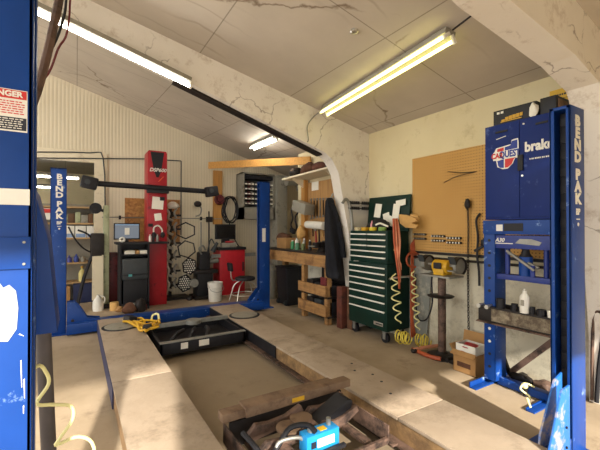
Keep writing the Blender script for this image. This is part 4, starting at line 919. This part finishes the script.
# bench grinder on its pedestal
gr = T('bench_grinder', 'yellow bench grinder on a rusty pedestal by the right wall', 'grinder', (3.62, 2.70, 0))
piece(lambda m: m.lathe((3.62, 2.72, 0), [(.17, 0), (.17, .025), (.07, .05), (.055, .07)], 20), 'base', DARK, gr)
piece(lambda m: m.cyl((3.62, 2.72, .05), (3.62, 2.72, .94), .045, seg=16), 'pedestal', BROWNST, gr)
piece(lambda m: m.lathe((3.60, 2.72, .70), [(.14, 0), (.15, .012), (.13, .02)], 20), 'tray', DARK, gr)
piece(lambda m: m.box(3.48, 3.74, 2.52, 2.94, .935, .955), 'table_plate', STEEL, gr, bevel=.004)
mot = piece(lambda m: m.cyl((3.62, 2.61, 1.05), (3.62, 2.81, 1.05), .078, seg=24), 'motor', YELLOW, gr, bevel=.015)
piece(lambda m: m.box(3.54, 3.70, 2.64, 2.78, .955, 1.03), 'foot', YELLOW, mot, bevel=.01)
piece(lambda m: m.box(3.52, 3.53, 2.66, 2.76, 1.03, 1.10), 'nameplate', BLACK, mot)
for y in (2.50, 2.92):
    wl = piece(lambda m: m.cyl((3.62, y-.018, 1.07), (3.62, y+.018, 1.07), .085, seg=24), 'grinding_wheel', STEEL, gr)
    mb = MB(); mb.prism([(3.62+.105*math.cos(math.radians(a)), 1.07+.105*math.sin(math.radians(a))) for a in range(-60, 190, 25)]+[(3.62+.088*math.cos(math.radians(a)), 1.07+.088*math.sin(math.radians(a))) for a in range(165, -70, -25)], 'xz', y-.032, y+.032)
    mb.build('wheel_guard', DARK, wl)
    piece(lambda m: m.bar((3.62, min(y, 2.72)-(.0 if y > 2.7 else 0), 1.07), (3.62, max(y, 2.72), 1.07), .025, .025), 'shaft', STEEL, wl)
    piece(lambda m: m.obox((3.50, y, 1.14), (.004, .08, .09), (0, -25, 0)), 'eye_shield', GREYD, wl)
    piece(lambda m: m.box(3.47, 3.54, y-.04, y+.04, 1.02, 1.03), 'tool_rest', STEEL, wl)
piece(lambda m: m.tube([(3.70, 2.78, 1.02), (3.70, 2.92, .9), (3.68, 2.90, .6), (3.68, 2.98, .38), (3.70, 3.12, .34), (3.74, 3.20, .5), (3.76, 3.22, .9)], .009, 6), 'power_cord', BLACK, gr)
# floor clutter by the grinder
op = T('spring_compressor', 'pinkish orange long handled clamp lying on the floor before the grinder', 'tool', (3.3, 2.9, 0))
piece(lambda m: m.tube([(3.43, 2.98, 0.04), (3.64, 2.94, 0.05), (3.91, 2.9, 0.04)], .022, 8), 'handle', PINK, op)
piece(lambda m: m.tube([(3.5, 3.05, 0.02), (3.44, 2.77, 0.03), (3.48, 2.63, 0.03)], .024, 8), 'handle', ORANGE, op)
piece(lambda m: m.ball((3.45, 2.98, 0.03), (.05, .04, .03)), 'joint', DARK, op)
solo('wrench_bar', DARK, 'short dark steel bar on the floor left of the cardboard box', 'bar', lambda m: (m.bar((3.53, 2.55, 0.02), (3.53, 2.44, 0.02), .04, .03), m.cyl((3.51, 2.58, 0.03), (3.58, 2.57, 0.03), .03)))
bx = T('cardboard_box', 'open cardboard box of parts on the floor left of the blue press', 'box', (3.50, 2.30, 0))
def wallbox(m):
    t = .006
    m.box(3.40, 3.66, 2.16, 2.16+t, 0, .21); m.box(3.40, 3.66, 2.42-t, 2.42, 0, .21); m.box(3.40, 3.40+t, 2.16, 2.42, 0, .21); m.box(3.66-t, 3.66, 2.16, 2.42, 0, .21); m.box(3.40, 3.66, 2.16, 2.42, 0, .006)
piece(wallbox, 'body', CARD, bx)
piece(lambda m: m.obox((3.375, 2.29, .205), (.006, .26, .06), (0, 55, 0)), 'flap', CARD, bx)
piece(lambda m: m.obox((3.53, 2.445, .235), (.26, .006, .07), (-35, 0, 0)), 'flap', CARD, bx)
piece(lambda m: m.box(3.398, 3.40, 2.22, 2.37, .06, .11), 'print', BROWN, bx)
wc = T('carton', 'white opened carton standing inside the cardboard box', 'box', (3.5, 2.28, .1))
piece(lambda m: (m.box(3.42, 3.425, 2.18, 2.40, .01, .29), m.box(3.60, 3.605, 2.18, 2.40, .01, .29), m.box(3.42, 3.605, 2.18, 2.185, .01, .29), m.box(3.42, 3.605, 2.395, 2.40, .01, .29), m.box(3.42, 3.605, 2.18, 2.40, .006, .012)), 'body', WHITE, wc)
piece(lambda m: m.box(3.418, 3.42, 2.30, 2.34, .19, .22), 'print', REDT, wc)
solo('red_part', REDP, 'red plastic part lying in the white carton', 'part', lambda m: m.lump((3.51, 2.29, .26), (.075, .09, .03), .3, 12))
solo('carton_sheet', CARD, 'brown card sheet leaning behind the cardboard box', 'card', lambda m: m.obox((3.70, 2.36, .18), (.006, .30, .36), (0, 10, 0)))

# ---------------------------------------------------------------- blue hydraulic press
hp = T('hydraulic_press', 'blue hydraulic shop press frame under the parts cabinet by the right wall', 'press', (3.45, 1.75, 0))
def upright(y0, y1):
    m = MB(); m.box(3.36, 3.54, y0, y0+.012, .05, 1.56); m.box(3.36, 3.372, y0, y1, .05, 1.56); m.box(3.528, 3.54, y0, y1, .05, 1.56)
    return m.build('upright', BLUE, hp, bevel=.002)
u1 = upright(1.94, 2.05); u2 = upright(1.40, 1.47)
mb = MB()
for k in range(11):
    if .70 < .18+k*.12 < .86: continue
    piece(lambda m: m.lathe((3.359, 1.995, .18+k*.12), [(.014, 0), (.014, .003)], 10, (-1, 0, 0)), 'pin_hole', WHITE if .3 < .18+k*.12 < .68 else BLACK, u1)
for y, h in ((2.03, .055), (1.53, .025)): piece(lambda m: (m.box(3.14, 3.78, y-.035, y+.035, .0, .012), m.box(3.14, 3.78, y+.023, y+.035, .012, h)), 'foot', BLUE, hp, bevel=.002)
piece(lambda m: m.box(3.42, 3.50, 1.46, 1.96, .012, .08), 'base_bar', BLUE, hp, bevel=.004)
hb = piece(lambda m: (m.box(3.348, 3.359, 1.40, 2.05, 1.44, 1.57), m.box(3.50, 3.512, 1.40, 2.05, 1.44, 1.57)), 'head_beam', BLUE, hp, bevel=.002)
piece(lambda m: m.box(3.372, 3.50, 1.47, 1.94, 1.555, 1.565), 'head_plate', BLUE, hb)
piece(lambda m: m.box(3.345, 3.348, 1.86, 1.92, 1.47, 1.53), 'sticker', WHITE, hb)
piece(lambda m: m.box(3.345, 3.348, 1.68, 1.85, 1.47, 1.54), 'dark_sticker', BLACK, hb)
sb_ = piece(lambda m: (m.box(3.37, 3.385, 1.43, 2.03, 1.31, 1.43), m.box(3.47, 3.485, 1.43, 2.03, 1.31, 1.43)), 'second_beam', NAVY, hp, bevel=.002)
text('A30', 'lettering', WHITE, sb_, (3.367, 1.90, 1.385), (0, -1, 0), (0, 0, 1), .05, .001, shear=.3)
mb = MB(); mb.prism([(1.76, 1.36), (1.56, 1.345), (1.54, 1.375), (1.62, 1.40), (1.72, 1.40)], 'yz', 3.366, 3.368); mb.build('pale_decal', STEEL, sb_)
piece(lambda m: m.box(3.366, 3.368, 1.78, 1.96, 1.352, 1.360), 'decal_line', WHITE, sb_)
for y in (1.86, 1.53): piece(lambda m: m.cyl((3.43, y, 1.06), (3.43, y, 1.34), .022, seg=12), 'slide_rod', NAVY, hp)
piece(lambda m: m.box(3.38, 3.48, 1.42, 1.96, 1.02, 1.07), 'ram_plate', NAVY, hp, bevel=.004)
bj = piece(lambda m: m.cyl((3.43, 1.70, 1.07), (3.43, 1.70, 1.24), .055, seg=20), 'bottle_jack', BLUE, hp)
piece(lambda m: m.lathe((3.43, 1.70, 1.24), [(.055, 0), (.035, .03), (.028, .07)], 16), 'jack_neck', BLACK, bj)
piece(lambda m: m.cyl((3.38, 1.62, 1.07), (3.38, 1.62, 1.17), .02, seg=10), 'pump', NAVY, bj)
for k, (a, b2) in enumerate((((3.375, 1.84, 1.29), (3.365, 1.60, 1.13)), ((3.40, 1.84, 1.27), (3.40, 1.58, 1.15)))):
    piece(lambda m: m.cyl(a, b2, .013, seg=10), 'return_spring', STEEL, hp)
bd = piece(lambda m: (m.box(3.33, 3.345, 1.40, 2.09, .60, .76), m.box(3.53, 3.545, 1.40, 2.09, .60, .76)), 'press_bed', DARK, hp, bevel=.002)
piece(lambda m: (m.box(3.30, 3.345, 1.40, 2.09, .745, .76)), 'upper_flange', DARK, bd)
piece(lambda m: (m.box(3.29, 3.345, 1.40, 2.09, .60, .612)), 'lower_flange', BROWNST, bd)
piece(lambda m: m.box(3.327, 3.331, 1.43, 1.96, .622, .738), 'pale_web_panel', M('worn_grey_web', '#8d8069', .7, 0, .35, 22, .2, '#5a4c3c', .5, 14), bd)
for k, y in enumerate((2.06, 1.98)):
    piece(lambda m: m.cyl((3.28, y, .755), (3.36, y, .755), .020, seg=10), 'bed_pin', CHROME, bd)
# on the press bed
for k, (y, r_, h, nm) in enumerate(((1.875, .035, .085, 'tall black steel ring'), (1.75, .028, .06, 'small black sleeve'), (1.60, .022, .06, 'thin black sleeve'), (1.53, .035, .05, 'low black ring'))):
    solo('press_sleeve', CHAN, nm+' standing on the press bed', 'sleeve', lambda m: m.lathe((3.335, y, .76), [(r_, 0), (r_, h), (r_*.6, h), (r_*.6, h*.6)], 16), 'black sleeves on the press bed')
wbt = T('spray_bottle', 'white plastic bottle standing on the press bed', 'bottle', (3.325, 1.66, .76))
piece(lambda m: m.lathe((3.325, 1.66, .76), [(.036, 0), (.038, .02), (.038, .14), (.018, .17), (.016, .175)], 18), 'body', WHITE, wbt)
piece(lambda m: m.lathe((3.325, 1.66, .935), [(.018, 0), (.018, .018), (.007, .022), (.006, .035)], 12), 'cap', WHITE, wbt)
piece(lambda m: m.obox((3.286, 1.66, .85), (.002, .03, .05)), 'label', GREYP, wbt)
solo('white_cup', WHITE, 'small white cup on the press bed beside the lift post', 'cup', lambda m: m.lathe((3.325, 1.455, .76), [(.022, 0), (.026, .055), (.022, .055)], 14))
# junk below the press
hj = T('floor_jack_handle', 'brown steel bar leaning up behind the press bed', 'bar', (3.65, 1.9, 0))
piece(lambda m: m.bar((3.66, 1.98, .05), (3.68, 1.44, .64), .04, .05), 'bar', BROWNST, hj)
piece(lambda m: m.bar((3.64, 2.04, .26), (3.64, 1.96, .06), .03, .03), 'hook', DARK, hj)
for k, (x, y, r_, mt, nm) in enumerate(((3.66, 1.86, (.08, .10, .06), DARK, 'dark bearing heap'), (3.66, 1.66, (.09, .09, .05), BROWNST, 'rusty parts heap'), (3.70, 1.44, (.07, .07, .05), BLACK, 'black parts heap'))):
    solo('scrap_heap', mt, nm+' on the floor under the press', 'scrap', lambda m: m.lump((x, y, r_[2]*.75), r_, .35, 90+k), 'scrap under the press')
yc = T('ball_joint', 'pale rounded part on the floor by the press foot', 'part', (3.40, 1.70, 0))
piece(lambda m: m.ball((3.40, 1.70, .095), (.028, .028, .028)), 'ball', PHOSE, yc)
piece(lambda m: m.cyl((3.40, 1.70, 0), (3.41, 1.69, .075), .015, seg=10), 'stem', DARK, yc)

# ---------------------------------------------------------------- parts cabinet on the press
cc = T('parts_cabinet', 'blue two door steel parts cabinet on top of the press', 'cabinet', (3.45, 1.72, 1.575))
CY0, CY1, CZ0, CZ1, CX = 1.41, 2.01, 1.575, 2.455, 3.31
piece(lambda m: m.box(CX+.012, 3.66, CY0, CY1, CZ0, CZ1), 'body', CABB, cc, bevel=.004)
d1 = piece(lambda m: m.box(CX, CX+.012, 1.692, CY1-.008, CZ0+.02, CZ1-.012), 'door', CABB, cc, bevel=.003)
d2 = piece(lambda m: m.box(CX, CX+.012, CY0+.008, 1.688, CZ0+.02, CZ1-.012), 'door', CABB, cc, bevel=.003)
for d, a, b2 in ((d1, 1.79, 1.90), (d2, 1.46, 1.555)): piece(lambda m: m.obox((CX-.004, (a+b2)/2, CZ1-.075), (.01, b2-a, .018), (0, 0, 0)), 'slot_handle', BLACK, d, bevel=.003)
piece(lambda m: m.box(CX-.016, CX, 1.655, 1.70, 2.00, 2.14), 'latch', BLACK, d2, bevel=.004)
piece(lambda m: m.lathe((CX, 1.665, 1.955), [(.009, 0), (.009, .006)], 10, (-1, 0, 0)), 'lock', CHROME, d2)
piece(lambda m: m.lathe((CX, 1.652, CZ1-.05), [(.008, 0), (.008, .006)], 10, (-1, 0, 0)), 'rivet', WHITE, d2)
x = CX-.0015
R_, U_ = (0, -1, 0), (0, 0, 1)
# emblem: white bordered badge, red and blue fields, shop name across
zc = 2.195
def plate(mat, pts, dx, nm='emblem'): piece(lambda m: m.prism(pts, 'yz', x-dx-.001, x-dx), nm, mat, d1)
plate(WHITE, [(1.895, 2.235), (1.76, 2.250), (1.755, 2.285), (1.735, 2.29), (1.70, 2.292), (1.694, 2.255), (1.694, 2.12), (1.725, 2.12), (1.745, 2.075), (1.79, 2.035), (1.835, 2.035), (1.885, 2.06), (1.895, 2.12), (1.925, 2.125), (1.928, 2.185), (1.91, 2.205)], 0)
plate(REDT, [(1.885, 2.225), (1.825, 2.232), (1.825, 2.195), (1.885, 2.195)], .001)
plate(BLUET, [(1.815, 2.232), (1.765, 2.240), (1.752, 2.275), (1.705, 2.28), (1.705, 2.20), (1.815, 2.195)], .001)
plate(REDT, [(1.815, 2.125), (1.705, 2.13), (1.735, 2.115), (1.755, 2.07), (1.79, 2.045), (1.815, 2.045)], .001)
plate(BLUET, [(1.885, 2.115), (1.825, 2.125), (1.825, 2.045), (1.86, 2.05), (1.876, 2.07)], .001)
plate(WHITE, [(1.922, 2.197), (1.698, 2.205), (1.698, 2.125), (1.922, 2.122)], .0018)
text('CAR', 'lettering', REDT, d1, (x-.0035, 1.885, 2.160), R_, U_, .066, .0028, xs=.82)
text('QUEST', 'lettering', BLUET, d1, (x-.0035, 1.773, 2.164), R_, U_, .082, .003, xs=.72)
text('brake', 'lettering', WHITE, d2, (x, 1.532, 2.195), R_, U_, .115, .0045, xs=.86)
mb = MB(); r = random.Random(4); y = 1.605
while y > 1.43:
    w = r.uniform(.006, .012)
    mb.box(x-.001, x, y-w, y, 2.085, 2.085+r.choice((.012, .012, .018))); y -= w+r.choice((.003, .003, .008))
mb.build('small_print', WHITE, d2)
piece(lambda m: m.obox((CX-.001, 1.85, CZ1-.13), (.001, .09, .006), (-10, 0, 0)), 'scratch', WHITE, d1)
# boxes on the cabinet
bb = T('battery_box', 'long black box with yellow print on top of the blue parts cabinet', 'box', (3.50, 1.80, CZ1))
piece(lambda m: m.obox((3.46, 1.765, CZ1+.072), (.20, .37, .14), (0, 0, 2)), 'body', CHAN, bb, bevel=.004)
mb = MB()
for k, (a, w, z0, z1) in enumerate(((1.87, .03, .028, .046), (1.835, .028, .034, .062), (1.802, .028, .034, .066), (1.77, .028, .036, .068), (1.738, .028, .038, .070), (1.705, .022, .042, .072), (1.878, .185, .022, .030))): mb.box(3.352, 3.357, a-w, a, CZ1+z0, CZ1+z1)
mb.build('yellow_print', YELLOW, bb)
for y in (1.90, 1.865): piece(lambda m: m.box(3.352, 3.357, y-.012, y+.012, CZ1+.105, CZ1+.125), 'print', WHITE, bb)
b2_ = T('filter_box', 'small black box with a dark framed end on the cabinet corner', 'box', (3.46, 1.47, CZ1))
piece(lambda m: m.box(3.36, 3.60, 1.425, 1.545, CZ1+.001, CZ1+.145), 'body', CHAN, b2_, bevel=.005)
piece(lambda m: m.box(3.40, 3.56, 1.42, 1.425, CZ1+.025, CZ1+.12), 'end_label', TANST, b2_)
solo('crumpled_paper', PAPER, 'crumpled white paper between the two boxes on the cabinet', 'paper', lambda m: m.lump((3.34, 1.585, CZ1+.05), (.025, .035, .065), .3, 17))
ys_ = T('wall_sign', 'yellow sign high on the right wall above the blue cabinet', 'sign', (3.845, 1.56, 2.65))
piece(lambda m: m.box(3.840, 3.849, 1.44, 1.68, 2.66, 2.80), 'plate', M('sign_yellow', '#d6a92c', .5), ys_)
mb = MB(); y = 1.65; r = random.Random(2)
while y > 1.50:
    w = r.uniform(.012, .02); mb.box(3.838, 3.840, y-w, y, 2.735, 2.752); y -= w+.006
mb.build('lettering', NAVYT, ys_)
piece(lambda m: m.box(3.838, 3.840, 1.50, 1.64, 2.705, 2.709), 'rule', NAVYT, ys_)
# thick cables at the far right by the frame
solo('black_hose', BLACK, 'black hose hanging down the right wall beyond the near right post', 'hose', lambda m: m.tube([(3.79, 1.28, 1.10), (3.78, 1.30, .95), (3.79, 1.27, .6), (3.78, 1.29, .3), (3.76, 1.30, .02)], .018, 8))
solo('brown_cable', BROWNST, 'brown cable looped against the right wall at the picture edge', 'cable', lambda m: m.tube([(3.78, 1.36, 1.25), (3.77, 1.33, 1.0), (3.76, 1.24, .88), (3.75, 1.20, .95), (3.74, 1.24, .80), (3.77, 1.32, .72), (3.78, 1.34, .02)], .013, 8))
solo('thin_cable', BLACK, 'thin black cable hanging between the near right post and the white frame', 'cable', lambda m: m.tube([(3.62, 1.13, 2.3), (3.55, 1.12, 2.0), (3.50, 1.12, 1.75), (3.49, 1.12, 1.60), (3.60, 1.13, 1.45)], .008, 6))

# ---------------------------------------------------------------- rolling bridge jacks between the runways
j1 = T('rolling_bridge_jack', 'rusty rolling bridge jack with blue pump between the near runways', 'lift jack', (1.31, 2.1, 0))
piece(lambda m: m.box(.95, 1.70, 2.21, 2.34, .25, .315), 'cross_tube', TANST, j1, bevel=.006)
piece(lambda m: m.box(.80, .97, 2.235, 2.325, .245, .30), 'slide_arm', TANST, j1, bevel=.004)
piece(lambda m: m.box(1.68, 1.85, 2.235, 2.325, .245, .30), 'slide_arm', TANST, j1, bevel=.004)
piece(lambda m: m.box(1.30, 1.40, 2.206, 2.209, .265, .295), 'label', YELLOW, j1)
for x in (.84, 1.76): piece(lambda m: (m.box(x, x+.012, 1.74, 2.34, .065, .19), m.box(x, x+.05, 1.70, 2.34, .065, .077)), 'side_plate', BROWNST, j1, bevel=.002)
for y, z1 in ((1.74, .11), (2.24, .235)): piece(lambda m: m.box(.85, 1.76, y, y+.02, .07, z1), 'frame_rail', BROWNST if y < 2 else DARK, j1)
for x in (.95, 1.30, 1.62): piece(lambda m: m.box(x, x+.06, 1.76, 2.24, .065, .085), 'cross_member', BROWNST, j1)
for k, (a, b2, z) in enumerate(((.92, 1.34, .10), (1.34, 1.70, .10))):
    piece(lambda m: m.prism([(a, .18), (a+.06, .24), (a+.16, .225), (b2-.14, .235), (b2-.02, .28), (b2, .24), (b2-.12, .175), (a+.14, .155), (a+.04, .14)], 'xz', 2.12, 2.16), 'lift_arm', BROWNST, j1, bevel=.004)
    piece(lambda m: m.prism([(a, .16), (a+.06, .215), (a+.16, .20), (b2-.14, .21), (b2-.02, .25), (b2, .21), (b2-.12, .15), (a+.14, .13), (a+.04, .12)], 'xz', 1.96, 1.99), 'lift_arm', BROWNST, j1, bevel=.004)
pad = piece(lambda m: m.lathe((1.16, 2.02, .17), [(.05, 0), (.05, .04), (.08, .045), (.08, .06), (.07, .063)], 24), 'lift_pad', TANST, j1)
piece(lambda m: m.lathe((1.28, 2.06, .17), [(.05, 0), (.05, .05), (.075, .055), (.075, .068)], 24), 'lift_pad', TANST, j1)
piece(lambda m: m.prism([(1.38, .19), (1.62, .30), (1.66, .285), (1.64, .20), (1.45, .16)], 'xz', 1.98, 2.12), 'rubber_block', BLACK, j1, bevel=.006)
for k, x in enumerate((.98, 1.10)): piece(lambda m: m.cyl((x, 1.80, .13), (x, 2.02, .13), .04, seg=16), 'air_cylinder', BROWNST, j1)
pu = piece(lambda m: m.box(1.16, 1.40, 1.80, 1.89, .15, .26), 'pump', CYAN, j1, bevel=.006)
piece(lambda m: m.box(1.235, 1.36, 1.797, 1.80, .18, .23), 'pump_label', WHITE, pu)
piece(lambda m: m.box(1.19, 1.225, 1.796, 1.80, .185, .222), 'dark_label', NAVYT, pu)
piece(lambda m: m.cyl((1.22, 1.85, .26), (1.22, 1.85, .285), .022, seg=12), 'fitting', STEEL, pu)
piece(lambda m: m.cyl((1.36, 1.86, .26), (1.36, 1.86, .30), .016, seg=10), 'fitting', STEEL, pu)
piece(lambda m: m.box(1.27, 1.32, 1.82, 1.86, .26, .264), 'warning_tag', YELLOW, pu)
piece(lambda m: m.tube([(1.22, 1.80, .28), (1.20, 1.86, .30), (1.10, 1.90, .29), (1.0, 1.88, .21), (.92, 1.86, .19), (.88, 1.95, .24), (.86, 2.05, .26)], .016, 8), 'hose', BLACK, j1)
piece(lambda m: m.tube([(1.17, 1.86, .22), (1.13, 1.86, .245), (1.04, 1.88, .245), (1.0, 1.88, .22), (1.0, 1.86, .16), (1.05, 1.84, .14), (1.15, 1.83, .15)], .011, 8, 4), 'handle', STEEL, j1)
piece(lambda m: m.bar((1.10, 1.77, .15), (1.42, 1.77, .16), .022, .022), 'front_bar', BLACK, j1)
solo('red_hose', REDP, 'thin red line trailing from the blue pump on the floor', 'hose', lambda m: m.tube([(1.30, 1.62, .012), (1.36, 1.55, .012), (1.33, 1.45, .012), (1.42, 1.35, .012)], .006, 6))
solo('green_hose', PALEGR, 'pale green hose lying beside the blue pump on the floor', 'hose', lambda m: m.tube([(1.45, 1.62, .012), (1.50, 1.52, .012), (1.40, 1.40, .012), (1.50, 1.25, .012)], .009, 6))
j2 = T('rolling_bridge_jack', 'black rolling bridge jack tray between the far runway ends', 'lift jack', (1.31, 4.8, 0))
piece(lambda m: m.box(.80, 1.83, 4.28, 4.31, .06, .19), 'front_plate', CHAN, j2, bevel=.004)
piece(lambda m: m.box(.80, 1.83, 4.27, 4.34, .19, .20), 'front_edge', STEEL, j2)
piece(lambda m: m.box(.80, 1.83, 5.20, 5.23, .06, .19), 'rear_plate', CHAN, j2)
for x in (.80, 1.80): piece(lambda m: m.box(x, x+.03, 4.28, 5.23, .06, .19), 'side_plate', CHAN, j2)
piece(lambda m: m.box(.80, 1.83, 4.30, 5.22, .065, .08), 'bottom_plate', CHAN, j2)
for a, b2 in ((1.03, 1.11), (1.24, 1.36)): piece(lambda m: m.box(a, b2, 4.276, 4.28, .10, .17), 'label', WHITE, j2)
piece(lambda m: m.bar((.78, 5.02, .215), (1.86, 5.02, .215), .07, .045), 'cross_tube', STEEL, j2)
piece(lambda m: m.lathe((1.36, 4.97, .20), [(.10, 0), (.10, .05), (.08, .055)], 20), 'lift_pad', STEEL, j2)
for k in range(3): piece(lambda m: m.tube([(.9+.22*k, 4.38, .12), (1.05+.2*k, 4.6, .19), (1.2+.15*k, 4.85, .16)], .025, 8), 'lift_arm', CHAN, j2)
sy = T('ratchet_strap', 'yellow and black ratchet strap heaped on the far end of the left runway', 'strap', (.72, 5.05, .2))
mb = MB(); r = random.Random(31)
pts = [(.66+.12*math.cos(i*1.1)+.05*math.sin(i*2.3)+.007*i, 5.20+.26*math.sin(i*.9)-.012*i, .225+.035*abs(math.sin(i*1.7))) for i in range(26)]
mb.tube(pts, .016, 7, 4); mb.build('webbing', YELLOW, sy)
piece(lambda m: m.obox((.63, 5.42, .26), (.12, .16, .08), (0, 10, 20)), 'ratchet', BLACK, sy, bevel=.015)
piece(lambda m: m.obox((.76, 4.86, .25), (.10, .14, .07), (0, -8, -15)), 'buckle', BLACK, sy, bevel=.015)
piece(lambda m: m.tube([(.86, 5.2, .22), (.90, 5.32, .29), (.96, 5.28, .31), (.95, 5.15, .25)], .014, 7), 'hook', PHOSE, sy)
# ---------------------------------------------------------------- hoses at the near left
dh = T('cable_bundle', 'thick brown cable bundle hanging from the rafter to the near left post', 'cable', (-.1, 1.6, 1.9))
piece(lambda m: m.tube([(-.03, 1.58, 2.9), (-.045, 1.58, 2.45), (-.075, 1.55, 2.20), (-.115, 1.5, 1.96), (-.15, 1.42, 1.82), (-.18, 1.33, 1.76)], .014, 8), 'conduit', BROWNST, dh)
piece(lambda m: m.tube([(-.045, 1.60, 2.9), (-.035, 1.60, 2.40), (-.05, 1.58, 2.24), (-.09, 1.55, 2.10), (-.13, 1.5, 1.98), (-.19, 1.34, 1.80)], .005, 6), 'wire', BLACK, dh)
piece(lambda m: m.tube([(-.02, 1.62, 2.9), (-.025, 1.6, 2.30), (-.06, 1.58, 2.15), (-.10, 1.55, 2.02), (-.20, 1.34, 1.83)], .004, 6), 'wire', MAROON, dh)
solo('air_hose', PHOSE, 'pale yellow air hose winding down beside the near left post', 'air hose', lambda m: m.tube([(-.17, 1.34, 1.00), (-.118, 1.58, 1.01), (-.092, 1.62, .97), (-.085, 1.62, .925), (-.118, 1.60, .872), (-.07, 1.60, .855), (-.015, 1.6, .835), (-.01, 1.6, .785), (-.05, 1.6, .725), (-.058, 1.6, .705), (.01, 1.6, .715), (.06, 1.6, .66), (.05, 1.6, .5), (-.02, 1.6, .3), (0, 1.6, .012), (.1, 1.5, .012)], .0062, 8))

MB().box(2.93, 3.0, 6.077, 6.079, 1.24, 1.49).build('sticker', WHITE, pbr)
